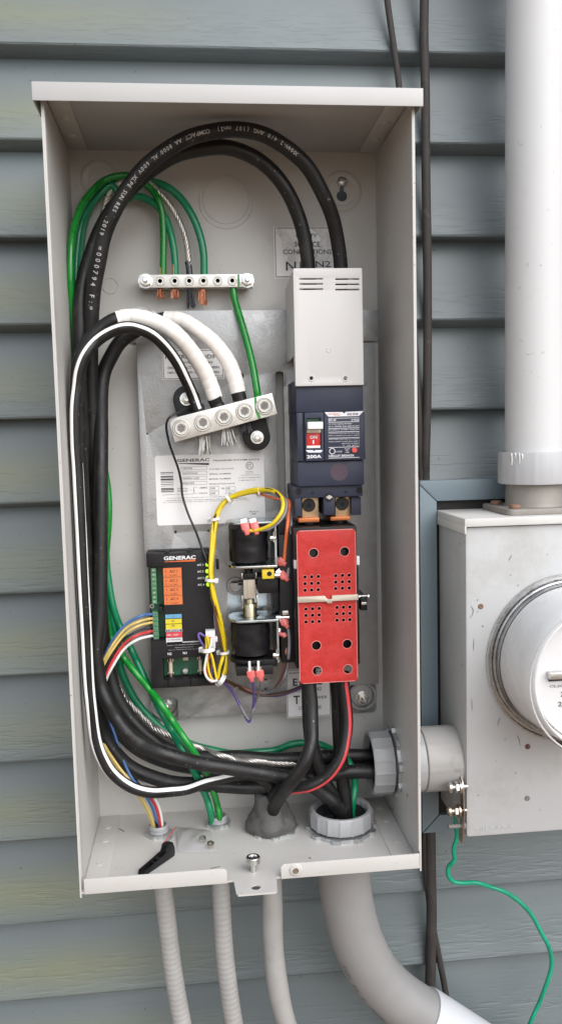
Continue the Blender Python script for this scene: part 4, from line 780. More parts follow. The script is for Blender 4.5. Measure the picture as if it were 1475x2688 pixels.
pc2 = B('circuit_board', cb_, 'pcb', XR0 + 0.0003, XR1 - 0.0003, -0.0385, -0.0346, ZR2 + 0.0003, ZR - 0.0003, 0)
for a, b, n in (((-0.097, -0.046, 0.3128), (-0.0915, -0.046, 0.2727), 8), ((-0.0971, -0.046, 0.2638), (-0.0911, -0.046, 0.2312), 6)):
    tb = BX('terminal_block', pc, 'term', a, b, -0.0475, -0.0386, 0.0005); X0, X1, Z0, Z1 = rect(a, b)
    pit = (Z1 - Z0) / n
    for k in range(n):
        z = Z0 + pit * (k + 0.5)
        MB().cyl(((X0 + X1) / 2, -0.0474, z), ((X0 + X1) / 2, -0.0480, z), 0.0013, seg=10).out('terminal_screw', cb_, 'steel' if n == 8 else 'greyink')
        if k: B('terminal_gap', cb_, 'pcb', X0 + 0.0005, X1 - 0.0005, -0.0478, -0.0474, Z0 + pit * k - 0.00035, Z0 + pit * k + 0.00035, 0)
a = (-0.0978, -0.04, 0.2686); MB().lathe([(0.0024, 0), (0.0024, 0.0008), (0.0014, 0.0008), (0.0012, 0)], 18, Matrix.Translation((a[0], -0.0386, a[2])) @ Matrix.Rotation(R(90), 4, 'X')).out('board_screw', cb_, 'steel')
BX('latch', cb_, 'matteblack', (-0.0898, -0.05, 0.2705), (-0.0859, -0.05, 0.2636), -0.0535, -0.0390, 0.0005)
# stickers
def stick(mat, a, b, y=BY): return BX('sticker', cb_, mat, a, b, y - 0.0004, y + 0.0001, 0)
so = stick('orange', (-0.0834, -0.055, 0.3132), (-0.0636, -0.055, 0.2726)); X0, X1, Z0, Z1 = rect((-0.0834, -0.055, 0.3132), (-0.0636, -0.055, 0.2726)); rh = (Z1 - Z0) / 4
tx = TX()
for k in range(4):
    zt_ = Z1 - rh * k
    tx.put('A/C %d' % (k + 1), (X0 + 0.0068, 0, zt_ - rh * 0.52), (X0 + 0.0152, 0, zt_ - rh * 0.20), BY - 0.0006, 0.015)
    tx.put('1', (X0 + 0.0026, 0, zt_ - rh * 0.48), (X0 + 0.0032, 0, zt_ - rh * 0.24), BY - 0.0006).put('2', (X0 + 0.0020, 0, zt_ - rh * 0.92), (X0 + 0.0034, 0, zt_ - rh * 0.68), BY - 0.0006)
    tx.put('1A 250V', (X0 + 0.0066, 0, zt_ - rh * 0.90), (X0 + 0.0152, 0, zt_ - rh * 0.72), BY - 0.0006)
    if k: tx.quad((X0, 0, zt_ - 0.0002), (X1, 0, zt_ + 0.0002), BY - 0.0006)
tx.out('lettering', so, 'brown')
for mat, a, b, s_, ta, tb_, ink in (('stblue', (-0.0829, -0.055, 0.2617), (-0.0652, -0.055, 0.2566), 'T1', (-0.0759, -0.055, 0.258), (-0.073, -0.055, 0.2601), 'greyink'), ('styellow', (-0.0829, -0.055, 0.2573), (-0.0653, -0.055, 0.2508), 'N1', (-0.076, -0.055, 0.2534), (-0.0731, -0.055, 0.2553), 'brown'), ('styellow', (-0.0828, -0.055, 0.2514), (-0.0653, -0.055, 0.2453), 'N2', (-0.0761, -0.055, 0.2482), (-0.073, -0.055, 0.2501), 'brown'), ('stred', (-0.0827, -0.055, 0.2419), (-0.0652, -0.055, 0.2356), '194  +12V', (-0.0818, -0.055, 0.2381), (-0.0692, -0.055, 0.2399), 'ink'), ('stwhite', (-0.0829, -0.055, 0.2362), (-0.0653, -0.055, 0.2296), '23 TRANSFER', (-0.0815, -0.055, 0.2326), (-0.0666, -0.055, 0.2344), 'greyink')):
    st_ = stick(mat, a, b); TX().put(s_, ta, tb_, BY - 0.0006, 0.012).out('lettering', st_, ink)
TX().put('GENERAC', (-0.0822, -0.055, 0.3219), (-0.0477, -0.055, 0.3261), BY - 0.0004, 0.03).out('lettering', cb_, 'ink')
TX().put('0 GROUND', (-0.0816, -0.055, 0.2431), (-0.0669, -0.055, 0.2448), BY - 0.0004, 0.012).out('lettering', cb_, 'ink')
for s_, a_, b_ in (('A/C 1', (-0.0464, -0.055, 0.3143), (-0.0398, -0.055, 0.3165)), ('A/C 2', (-0.0465, -0.055, 0.3069), (-0.0397, -0.055, 0.3091)), ('A/C 3', (-0.0465, -0.055, 0.2996), (-0.0395, -0.055, 0.3018)), ('A/C 4', (-0.0464, -0.055, 0.2923), (-0.0394, -0.055, 0.2945)), ('N2', (-0.0818, -0.055, 0.2164), (-0.0776, -0.055, 0.2192)), ('N1', (-0.0651, -0.055, 0.2166), (-0.061, -0.055, 0.2193)), ('T1', (-0.0485, -0.055, 0.2169), (-0.0452, -0.055, 0.2194))): TX().put(s_, a_, b_, BY - 0.0004, 0.015).out('lettering', cb_, 'ink')
TX().frame((-0.083, -0.055, 0.2424), (-0.065, -0.055, 0.2452), BY - 0.0004, 0.0003).out('label_frame', cb_, 'ink')
TX().quad((-0.0824, -0.055, 0.2309), (-0.0457, -0.055, 0.2296), BY - 0.0004).out('rule_line', cb_, 'dimink')
for s_, a_, b_ in (('Replace with Littelfuse 0215005.MXESP,', (-0.0825, -0.055, 0.2267), (-0.0454, -0.055, 0.2277)), ('OptiFuse FCD-6.3A or', (-0.0739, -0.055, 0.2238), (-0.0538, -0.055, 0.2249)), ('Generac 10000001177 250 vac, 6.3A', (-0.0807, -0.055, 0.2216), (-0.0469, -0.055, 0.2224))): TX().put(s_, a_, b_, BY - 0.0004, 0.010).out('lettering', cb_, 'dimink')
TX().poly([(-0.0816, -0.055, 0.3198), (-0.0481, -0.055, 0.3194), (-0.048, -0.055, 0.3218), (-0.0816, -0.055, 0.3204)], BY - 0.0004).out('logo_swoosh', cb_, 'orangeink')
for a in ((-0.0352, -0.055, 0.3154), (-0.0355, -0.055, 0.308), (-0.0354, -0.055, 0.3007), (-0.035, -0.055, 0.2933)):
    MB().lathe([(0.0023, 0), (0.0023, 0.0010), (0.0017, 0.0020), (0.0006, 0.0024)], 16, Matrix.Translation((a[0], BY, a[2])) @ Matrix.Rotation(R(90), 4, 'X')).out('indicator_light', cb_, 'led')
for a, b in (((-0.0796, -0.046, 0.2096), (-0.0803, -0.046, 0.1899)), ((-0.0466, -0.046, 0.2104), (-0.0469, -0.046, 0.1904))):
    fu = MB().cyl((a[0], -0.0440, b[2] + 0.003), (a[0], -0.0440, a[2] - 0.003), 0.0022, seg=14).out('fuse', cb_, 'fuse')
    MB().cyl((a[0], -0.0440, a[2] - 0.0035), (a[0], -0.0440, a[2] + 0.0005), 0.0026, seg=14).cyl((a[0], -0.0440, b[2] - 0.0005), (a[0], -0.0440, b[2] + 0.0035), 0.0026, seg=14).box(a[0] - 0.0034, a[0] + 0.0034, -0.0445, -0.0386, a[2] - 0.004, a[2] - 0.0012, 0.0003).box(a[0] - 0.0034, a[0] + 0.0034, -0.0445, -0.0386, b[2] + 0.001, b[2] + 0.0038, 0.0003).out('fuse_clip', fu, 'nickel')
a = (-0.0636, -0.04, 0.1936); MB().cyl((a[0], -0.0386, a[2]), (a[0], -0.0420, a[2]), 0.0036, seg=16, bev=0.0006).box(a[0] - 0.0024, a[0] + 0.0024, -0.0426, -0.0418, a[2] - 0.0005, a[2] + 0.0005, 0).cyl((a[0], -0.0386, a[2] - 0.0105), (a[0], -0.0415, a[2] - 0.0105), 0.0026, seg=14, bev=0.0006).out('board_screw', cb_, 'steel')
a = (-0.0627, -0.04, 0.2077); B('fuse_tab', cb_, 'fuse', a[0] - 0.003, a[0] + 0.003, -0.0400, -0.0386, a[2] - 0.0025, a[2] + 0.0010, 0.0003)
BX('snap_hook', cb_, 'matteblack', (-0.0822, -0.056, 0.1894), (-0.0745, -0.056, 0.1814), -0.0575, -0.0345, 0.0006); BX('snap_hook', cb_, 'matteblack', (-0.0574, -0.056, 0.1892), (-0.0503, -0.056, 0.1812), -0.0575, -0.0345, 0.0006)
BX('snap_hook', cb_, 'matteblack', (-0.0255, -0.045, 0.3187), (-0.0223, -0.045, 0.308), -0.047, -0.036, 0.0008)
BX('snap_hook', cb_, 'matteblack', (-0.0808, -0.05, 0.3309), (-0.0767, -0.05, 0.3275), -0.052, -0.030, 0.0006); BX('snap_hook', cb_, 'matteblack', (-0.0562, -0.05, 0.3313), (-0.0522, -0.05, 0.3281), -0.052, -0.030, 0.0006)
cn = BX('wire_connector', cb_, 'stwhite', (-0.0399, -0.062, 0.2438), (-0.0294, -0.062, 0.2241), -0.066, -0.0552, 0.0008)
BX('connector_latch', cn, 'stwhite', (-0.0309, -0.06, 0.2362), (-0.0269, -0.06, 0.2305), -0.063, -0.0552, 0.0006)
BX('window_recess', cb_, 'deep', (-0.0425, -0.055, 0.2448), (-0.031, -0.055, 0.2418), BY - 0.0006, BY + 0.0001, 0)
a = (-0.0935, -0.055, 0.2215); BX('window_recess', cb_, 'deep', (-0.0957, -0.055, 0.2233), (-0.091, -0.055, 0.2193), BY - 0.0005, BY + 0.0001, 0)

# ------------------------------------------------------------------ heavy cables
def cable(name, label, pts, r, mat='cable', seg=16, base=-1, cat='cable', group=None, n_per=8):
    pts[:] = [pts[0]] + [tuple(c + random.uniform(-0.0006, 0.0006) for c in p) for p in pts[1:-1]] + [pts[-1]] if r > 0.0055 else pts
    t = thing(name, label, cat, pts[base], group); o = TUBE('jacket', t, mat, pts, r, seg, n_per); return t
RC = 0.0077
U1 = [(0.1176, -0.056, 0.6093), (0.1172, -0.058, 0.6318), (0.1143, -0.063, 0.6578), (0.1067, -0.072, 0.6831), (0.0951, -0.082, 0.7054), (0.079, -0.09, 0.7268), (0.0575, -0.097, 0.7431), (0.0334, -0.103, 0.7529), (0.0106, -0.105, 0.757), (-0.0128, -0.105, 0.756), (-0.0385, -0.103, 0.7499), (-0.063, -0.099, 0.7386), (-0.0844, -0.095, 0.7229), (-0.1019, -0.091, 0.7049), (-0.1163, -0.087, 0.6837), (-0.1276, -0.083, 0.6604), (-0.1361, -0.078, 0.6339), (-0.1422, -0.072, 0.6083), (-0.1464, -0.066, 0.5745), (-0.1496, -0.06, 0.5359), (-0.1517, -0.052, 0.4765), (-0.1528, -0.046, 0.3946), (-0.1538, -0.042, 0.3105), (-0.1524, -0.04, 0.2332)] + [(-0.1477, -0.04, 0.1941), (-0.1413, -0.04, 0.1706), (-0.1318, -0.04, 0.1503), (-0.1195, -0.04, 0.1333), (-0.1045, -0.04, 0.1178), (-0.0858, -0.04, 0.1039), (-0.0633, -0.04, 0.0942), (-0.0333, -0.042, 0.0912), (-0.005, -0.044, 0.0911), (0.035, -0.046, 0.0855), (0.077, -0.047, 0.0859), (0.1198, -0.047, 0.0859), (0.1509, -0.047, 0.0842), (0.1736, -0.047, 0.0828)]
c1_ = cable('utility_feeder_cable', 'thick black cable with white print arching over the top of the box', U1, RC)
cable_text('jacket_print', c1_, 'dimink', '(DR) TYPE XHHW-2 4/0 AWG (107 mm2)   COMPACT  AA 8000 AL  600V XLPE  SUN RES', U1, RC, 0.0042, 0.200, 0.0046, ang=0.15, flip=True) if False else None
U2 = [(0.0847, -0.048, 0.6109), (0.084, -0.05, 0.6336), (0.0792, -0.054, 0.6627), (0.0708, -0.06, 0.6897), (0.0586, -0.066, 0.7133), (0.0414, -0.07, 0.7312), (0.0197, -0.074, 0.7435), (-0.0037, -0.076, 0.7491), (-0.0271, -0.075, 0.748), (-0.0502, -0.071, 0.7439), (-0.0705, -0.066, 0.7351), (-0.0908, -0.06, 0.7223), (-0.1094, -0.055, 0.7064), (-0.1243, -0.05, 0.6903), (-0.1366, -0.046, 0.671), (-0.1462, -0.046, 0.6502), (-0.1538, -0.052, 0.6217), (-0.1579, -0.06, 0.5949), (-0.1592, -0.064, 0.5632), (-0.1604, -0.06, 0.5163), (-0.1615, -0.052, 0.4361), (-0.1625, -0.042, 0.3529), (-0.1646, -0.03, 0.266)] + [(-0.161, -0.044, 0.2084), (-0.1556, -0.042, 0.172), (-0.1452, -0.04, 0.1403), (-0.1293, -0.036, 0.1143), (-0.1074, -0.034, 0.0956), (-0.0762, -0.032, 0.0817), (-0.0408, -0.032, 0.0747), (0.0043, -0.028, 0.0682), (0.0493, -0.034, 0.0704), (0.085, -0.04, 0.0724), (0.1198, -0.05, 0.0723), (0.1467, -0.06, 0.0709), (0.1703, -0.06, 0.0693)]
cable('utility_feeder_cable', 'thick black cable forming the inner arch beneath the printed one', U2, RC)
N1 = [(-0.0178, -0.056, 0.485), (-0.0215, -0.056, 0.4945), (-0.0257, -0.056, 0.5084), (-0.0327, -0.062, 0.5252), (-0.0456, -0.072, 0.5464), (-0.0616, -0.082, 0.5626), (-0.078, -0.082, 0.5726), (-0.0939, -0.088, 0.5771), (-0.1069, -0.088, 0.5782), (-0.1198, -0.09, 0.5752), (-0.133, -0.09, 0.5684), (-0.1448, -0.09, 0.5573), (-0.1543, -0.09, 0.542), (-0.1581, -0.094, 0.5224), (-0.1598, -0.096, 0.4931), (-0.1616, -0.09, 0.4442), (-0.1624, -0.084, 0.3939), (-0.1628, -0.074, 0.3419)] + [(-0.1599, -0.076, 0.2002), (-0.1589, -0.072, 0.1679), (-0.1537, -0.066, 0.1377), (-0.1422, -0.066, 0.1141), (-0.126, -0.066, 0.0962), (-0.1045, -0.066, 0.0832), (-0.0792, -0.066, 0.0754), (-0.0518, -0.064, 0.0709), (-0.0242, -0.064, 0.067), (0.0018, -0.066, 0.0648), (0.0326, -0.066, 0.0648), (0.0735, -0.07, 0.0727), (0.1145, -0.075, 0.0784), (0.1451, -0.076, 0.0776), (0.1665, -0.076, 0.0762)]
n1 = cable('neutral_cable', 'thick black cable with the longer white taped end on the slanted bar', N1, RC)
def tape_part(parent, pts, i0, i1, r, turns=0.011):
    q = pts[i0:i1 + 1]
    def rr(al, t): return r + 0.0004 * ((al / turns) % 1.0)
    return MB().tube(q, rr, 18, 14).out('white_tape', parent, 'whitetape', angle=60)
tape_part(n1, N1, 1, 9, RC + 0.0006)
N2 = [(0.0056, -0.056, 0.4931), (0.0041, -0.056, 0.5009), (0.0004, -0.056, 0.517), (-0.0067, -0.056, 0.5343), (-0.0196, -0.056, 0.5533), (-0.0363, -0.056, 0.5678), (-0.0544, -0.05, 0.5786), (-0.0716, -0.045, 0.5815), (-0.0898, -0.045, 0.5766), (-0.1055, -0.045, 0.5683), (-0.1197, -0.045, 0.557), (-0.1307, -0.046, 0.5426), (-0.1383, -0.046, 0.5248), (-0.1416, -0.05, 0.5015), (-0.1438, -0.056, 0.4603), (-0.1443, -0.066, 0.4091), (-0.147, -0.072, 0.341), (-0.1507, -0.078, 0.2729)] + [(-0.1558, -0.082, 0.2322), (-0.1544, -0.082, 0.2135), (-0.152, -0.082, 0.1947), (-0.1461, -0.086, 0.1769), (-0.138, -0.086, 0.1594), (-0.126, -0.092, 0.1446), (-0.1112, -0.092, 0.1313), (-0.0914, -0.1, 0.1234), (-0.0687, -0.1, 0.1145), (-0.0442, -0.104, 0.1092), (-0.0178, -0.1, 0.101), (0.0091, -0.095, 0.0929), (0.0332, -0.09, 0.0861), (0.0504, -0.088, 0.0809), (0.066, -0.086, 0.0725), (0.0817, -0.084, 0.0602), (0.0954, -0.084, 0.0485), (0.1053, -0.078, 0.0324), (0.1103, -0.074, 0.0137), (0.1115, -0.073, -0.0016)]
n2 = cable('neutral_cable', 'thick black cable sweeping across the box bottom into the floor bushing', N2, RC)
tape_part(n2, N2, 1, 7, RC + 0.0006)
SW = [(-0.0382, -0.056, 0.4811), (-0.0398, -0.056, 0.4854), (-0.0442, -0.056, 0.4979), (-0.0511, -0.066, 0.5142), (-0.0598, -0.078, 0.5316), (-0.0705, -0.09, 0.547), (-0.0826, -0.1, 0.5584), (-0.0969, -0.1, 0.5649), (-0.1099, -0.108, 0.5647), (-0.1251, -0.108, 0.5602), (-0.1381, -0.108, 0.5521), (-0.149, -0.112, 0.5379), (-0.1556, -0.112, 0.5238), (-0.1588, -0.112, 0.5076), (-0.1612, -0.112, 0.4846), (-0.1624, -0.112, 0.4526), (-0.1624, -0.112, 0.4284), (-0.1626, -0.112, 0.396), (-0.1622, -0.112, 0.3634), (-0.1619, -0.112, 0.3139), (-0.1618, -0.11, 0.2635), (-0.161, -0.11, 0.2094), (-0.1601, -0.11, 0.1786), (-0.1575, -0.106, 0.1443), (-0.1505, -0.106, 0.1222), (-0.1399, -0.1, 0.1015), (-0.1228, -0.1, 0.0879), (-0.103, -0.096, 0.08), (-0.0834, -0.096, 0.0786), (-0.0637, -0.09, 0.078), (-0.0436, -0.09, 0.0835), (-0.0258, -0.08, 0.0829), (-0.009, -0.08, 0.0847), (0.0083, -0.072, 0.0796), (0.0224, -0.072, 0.0703), (0.0302, -0.072, 0.0567), (0.0333, -0.064, 0.0397)]
RS = 0.0061
s_ = cable('neutral_cable', 'thinner black cable with white stripes looping down the left side of the box', SW, RS)
lerp_ = lambda t, a, b, u, v: u + (v - u) * min(1, max(0, (t - a) / (b - a)))
MB().stripe(SW, RS, lambda t: 0.42 + lerp_(t, 0.60, 0.80, 0, 2.0), 0.75, t0=0.02, t1=0.80).out('white_stripe', s_, 'whitestripe')
MB().stripe(SW, RS, lambda t: lerp_(t, 0.44, 0.62, -2.1, -1.05) + lerp_(t, 0.62, 0.90, 0, 0.5), 0.85, t0=0.44, t1=0.93).out('white_stripe', s_, 'whitestripe')
# load and generator cables under the red cover
L1 = [(0.0714, -0.078, 0.2024), (0.0709, -0.078, 0.1832), (0.0703, -0.078, 0.1533), (0.0717, -0.076, 0.1259), (0.0761, -0.076, 0.0989), (0.0843, -0.076, 0.0732), (0.0965, -0.074, 0.0498), (0.1051, -0.074, 0.0346), (0.1092, -0.074, 0.0179), (0.1107, -0.074, 0.0012)]
cable('load_cable', 'left thick black cable from the red cover down into the floor bushing', L1, RC)
L2 = [(0.1028, -0.076, 0.2002), (0.1025, -0.076, 0.1808), (0.103, -0.076, 0.1507), (0.1037, -0.076, 0.1239), (0.1053, -0.074, 0.0962), (0.1072, -0.074, 0.0708), (0.1092, -0.074, 0.0489), (0.1104, -0.074, 0.0324), (0.1107, -0.074, 0.0012)]
cable('load_cable', 'right thick black cable from the red cover down into the floor bushing', L2, RC)
G1 = [(0.0696, -0.094, 0.2001), (0.0694, -0.094, 0.1881), (0.07, -0.098, 0.1669), (0.07, -0.104, 0.1483), (0.0682, -0.112, 0.1342), (0.064, -0.119, 0.1218), (0.0567, -0.122, 0.1082), (0.0474, -0.118, 0.0927), (0.0389, -0.108, 0.0769), (0.0324, -0.094, 0.0612), (0.0289, -0.078, 0.0447), (0.0266, -0.064, 0.0265)]
cable('generator_cable', 'black cable curving from the red cover into the grey putty cone', G1, 0.0072)
G2 = [(0.1072, -0.094, 0.1981), (0.107, -0.094, 0.186), (0.109, -0.094, 0.1633), (0.1089, -0.098, 0.1438), (0.1065, -0.102, 0.1263), (0.1008, -0.106, 0.1109), (0.0917, -0.108, 0.0967), (0.0796, -0.108, 0.0862), (0.0661, -0.107, 0.0803), (0.0531, -0.102, 0.0762), (0.0405, -0.092, 0.071), (0.0312, -0.08, 0.0625), (0.0252, -0.07, 0.0494), (0.0234, -0.062, 0.0313)]
g2 = cable('generator_cable', 'black cable with a red stripe curving into the grey putty cone', G2, 0.0064)
MB().stripe(G2, 0.0064, -0.25, 0.75, twist=-0.5).out('red_stripe', g2, 'redstripe')
# print on the arching feeder: characters sit on the jacket
cable_text('jacket_print', c1_, 'dimink', '2019', U1, RC, 0.0042, 0.3800, 0.0040, ang=0.2)
cable_text('jacket_print', c1_, 'dimink', '=000794 F:=', U1, RC, 0.0047, 0.4060, 0.0060, ang=0.0, flip=False)
cable_text('jacket_print', c1_, 'dimink', 'XHHW-2 4/0 AWG (107 mm2)  COMPACT AA 8000 AL 600V XLPE SUN RES', U1, RC, 0.0036, 0.150, 0.00355, ang=-0.2)

def ends(parent, p, d, n, r, ln, mat, spread=0.25):
    """loose strand ends sticking out below a clamp"""
    m = MB(); rnd = random.Random(int(p[0] * 1e5))
    for k in range(n):
        a = rnd.uniform(0, 6.28); q = rnd.uniform(0.2, 1) * r
        s0 = Vector(p) + Vector((q * math.cos(a), q * math.sin(a), 0)); L_ = ln * rnd.uniform(0.75, 1.1)
        s1 = s0 + Vector(d).normalized() * L_ + Vector((math.cos(a), math.sin(a), 0)) * L_ * spread * rnd.uniform(0, 1)
        m.tube([s0, s0.lerp(s1, 0.5) + Vector((rnd.uniform(-1, 1), rnd.uniform(-1, 1), 0)) * 0.0006, s1], 0.00095, 6, 3)
    return m.out('strand_ends', parent, mat)
dn = Vector((0.1, 0, -1))
ends(n1, (-0.0088, -0.052, 0.4622), (0.08, -0.1, -1), 22, 0.0055, 0.017, 'bare'); ends(s_, (-0.0335, -0.052, 0.455), (0.02, -0.1, -1), 22, 0.0052, 0.019, 'bare'); ends(n2, (0.0126, -0.05, 0.4679), (0.05, 0, -1), 18, 0.006, 0.010, 'grease')
ends(n1, (-0.0161, -0.056, 0.4849), (-0.2, 0, 1), 14, 0.005, 0.014, 'bare'); ends(s_, (-0.0366, -0.056, 0.4784), (-0.2, 0, 1), 14, 0.0045, 0.013, 'grease'); ends(n2, (0.008, -0.056, 0.4905), (-0.1, 0, 1), 14, 0.0055, 0.014, 'bare')
for t_, a_, b_ in ((n1, (-0.0222, -0.058, 0.4962), (-0.0192, -0.056, 0.4893)), (n2, (0.0031, -0.056, 0.5027), (0.005, -0.056, 0.4962))):
    MB().cyl(a_, b_, RC + 0.0003, RC - 0.0004, seg=18).out('bared_collar', t_, 'cable')

# ------------------------------------------------------------------ green and bare earth wires
GA = [(-0.0729, -0.02, 0.6278), (-0.0727, -0.02, 0.6358), (-0.0717, -0.02, 0.6528), (-0.0706, -0.02, 0.6831), (-0.0723, -0.022, 0.7038), (-0.0789, -0.022, 0.7196), (-0.0923, -0.02, 0.732), (-0.1054, -0.02, 0.7375), (-0.1197, -0.02, 0.7366), (-0.1324, -0.02, 0.7318), (-0.1426, -0.028, 0.7202), (-0.1527, -0.036, 0.705), (-0.1597, -0.044, 0.6874), (-0.1636, -0.052, 0.6685), (-0.1657, -0.058, 0.6468), (-0.1669, -0.06, 0.621), (-0.1679, -0.055, 0.5979), (-0.1678, -0.05, 0.564), (-0.1648, -0.045, 0.5118), (-0.1525, -0.028, 0.4581)] + [(-0.1472, -0.012, 0.4482), (-0.146, -0.012, 0.426), (-0.1432, -0.012, 0.3991), (-0.1429, -0.014, 0.3723), (-0.146, -0.014, 0.3409), (-0.1504, -0.016, 0.3051), (-0.1521, -0.016, 0.2779), (-0.1501, -0.024, 0.2521), (-0.145, -0.024, 0.2291)] + [(-0.1368, -0.04, 0.2238), (-0.1299, -0.04, 0.2101), (-0.1164, -0.05, 0.195), (-0.1034, -0.05, 0.1773), (-0.0908, -0.066, 0.1651), (-0.0793, -0.066, 0.1463), (-0.0675, -0.08, 0.1322), (-0.0567, -0.08, 0.114), (-0.0485, -0.076, 0.0969), (-0.0425, -0.066, 0.0772), (-0.0374, -0.066, 0.0633), (-0.0334, -0.05, 0.0404), (-0.0313, -0.05, 0.0274), (-0.0312, -0.042, 0.0124), (-0.0317, -0.04, -0.0054)]
ga = cable('earth_wire', 'bright green wire from the first ground bar clamp to the right of the twin fitting', GA, 0.0038, 'green', 12, cat='wire')
GB = [(-0.0596, -0.02, 0.6277), (-0.0593, -0.02, 0.6358), (-0.0592, -0.02, 0.6492), (-0.0613, -0.02, 0.6697), (-0.0669, -0.018, 0.6915), (-0.0763, -0.018, 0.7057), (-0.0886, -0.018, 0.7143), (-0.1011, -0.018, 0.7162), (-0.1132, -0.014, 0.7137), (-0.1242, -0.014, 0.7287), (-0.1371, -0.014, 0.7198), (-0.1495, -0.02, 0.7041), (-0.1576, -0.026, 0.685), (-0.1617, -0.03, 0.6614), (-0.164, -0.034, 0.6362), (-0.1648, -0.034, 0.6012), (-0.1628, -0.012, 0.5137)] + [(-0.1498, -0.01, 0.3541), (-0.1482, -0.01, 0.3086), (-0.1434, -0.014, 0.268), (-0.1356, -0.014, 0.24)] + [(-0.124, -0.03, 0.2205), (-0.1174, -0.03, 0.204), (-0.1097, -0.036, 0.1873), (-0.1011, -0.036, 0.1661), (-0.0906, -0.052, 0.1501), (-0.0807, -0.052, 0.1294), (-0.0704, -0.072, 0.1177), (-0.0627, -0.072, 0.1024), (-0.0571, -0.07, 0.0879), (-0.0514, -0.07, 0.0745), (-0.0451, -0.054, 0.0504), (-0.0414, -0.054, 0.0355), (-0.0397, -0.044, 0.0159), (-0.0399, -0.04, -0.0047)]
gb_ = cable('earth_wire', 'teal green wire from the second ground bar clamp to the left of the twin fitting', GB, 0.0040, 'teal', 12, cat='wire')
GC_ = [(-0.0281, -0.02, 0.6275), (-0.0278, -0.02, 0.6361), (-0.0279, -0.02, 0.6563), (-0.0319, -0.02, 0.6777), (-0.0403, -0.02, 0.6987), (-0.0524, -0.018, 0.7164), (-0.0683, -0.018, 0.7282), (-0.0864, -0.012, 0.7344), (-0.1044, -0.012, 0.7346), (-0.1227, -0.01, 0.7316), (-0.1412, -0.01, 0.7191), (-0.1546, -0.012, 0.6938), (-0.1616, -0.012, 0.6583), (-0.1641, -0.012, 0.6046), (-0.1613, -0.01, 0.5138)] + [(-0.1498, -0.01, 0.3541), (-0.1474, -0.01, 0.2765), (-0.139, -0.01, 0.2113)] + [(-0.1371, -0.01, 0.1885), (-0.1209, -0.01, 0.1506), (-0.0934, -0.01, 0.1172), (-0.0615, -0.01, 0.0973), (-0.0291, -0.012, 0.0871), (-0.0108, -0.012, 0.0833), (0.0148, -0.014, 0.0839), (0.0381, -0.014, 0.0849)] + [(0.0565, -0.018, 0.0922), (0.0713, -0.018, 0.0929), (0.0893, -0.022, 0.0914), (0.1021, -0.034, 0.0888), (0.1121, -0.05, 0.0862), (0.117, -0.062, 0.0824), (0.1205, -0.068, 0.071), (0.1216, -0.068, 0.0581), (0.119, -0.072, 0.0454), (0.117, -0.072, 0.0328), (0.1154, -0.074, 0.0119)]
gc_ = cable('earth_wire', 'green wire running across the box bottom and down into the floor bushing', GC_, 0.0042, 'teal', 12, cat='wire')
GD = [(0.0038, -0.02, 0.6266), (0.0038, -0.02, 0.6146), (0.0061, -0.024, 0.5991), (0.0128, -0.034, 0.5712), (0.02, -0.048, 0.5352), (0.0236, -0.056, 0.5072), (0.025, -0.056, 0.4949)]
gd = cable('bonding_wire', 'short bright green wire joining the ground bar to the slanted neutral bar', GD, 0.0040, 'green', 14, cat='wire')
for t_, p_, mt in ((ga, (-0.0766, -0.019, 0.6168), 'copper'), (gb_, (-0.0604, -0.019, 0.6167), 'copper'), (gc_, (-0.0299, -0.019, 0.6165), 'copper')):
    ends(t_, p_, (0, -0.1, -1), 18, 0.0042, 0.016 if t_ is gc_ else 0.010, mt, 0.12)
for t_, p_ in ((ga, (-0.0729, -0.02, 0.6304)), (gb_, (-0.0597, -0.02, 0.6304)), (gc_, (-0.028, -0.02, 0.6302))):
    ends(t_, p_, (0, 0, 1), 14, 0.0032, 0.013, 'copper', 0.02)
BW = [(-0.0437, -0.02, 0.6258), (-0.044, -0.02, 0.6348), (-0.0446, -0.02, 0.6527), (-0.0475, -0.02, 0.6742), (-0.055, -0.02, 0.6946), (-0.0652, -0.02, 0.7114), (-0.0773, -0.02, 0.7245), (-0.0895, -0.02, 0.7332), (-0.1058, -0.016, 0.7352), (-0.1208, -0.012, 0.7293), (-0.1313, -0.012, 0.7133), (-0.1378, -0.012, 0.6885), (-0.1445, -0.012, 0.6583), (-0.1542, -0.012, 0.6225), (-0.1594, -0.012, 0.5684), (-0.1601, -0.012, 0.5136)] + [(-0.1498, -0.012, 0.3904), (-0.1535, -0.012, 0.2863), (-0.1528, -0.012, 0.2404)] + [(-0.1498, -0.014, 0.2068), (-0.1464, -0.014, 0.192), (-0.1426, -0.014, 0.1762), (-0.137, -0.014, 0.1621), (-0.1288, -0.018, 0.1515), (-0.119, -0.018, 0.1395), (-0.1071, -0.018, 0.1265), (-0.0929, -0.024, 0.1185), (-0.0754, -0.024, 0.1078), (-0.0594, -0.034, 0.1045), (-0.0454, -0.034, 0.099), (-0.0298, -0.05, 0.0978), (-0.0124, -0.05, 0.0921), (0.0047, -0.06, 0.0928), (0.0187, -0.06, 0.09), (0.0349, -0.055, 0.0846), (0.0657, -0.05, 0.0814)]
bw = thing('bare_earth_wire', 'bare twisted silver wire from the ground bar along the box bottom', 'wire', BW[-1])
P_, T__ = frames(BW, 10); cum = 0
strands = [[] for _ in range(6)]
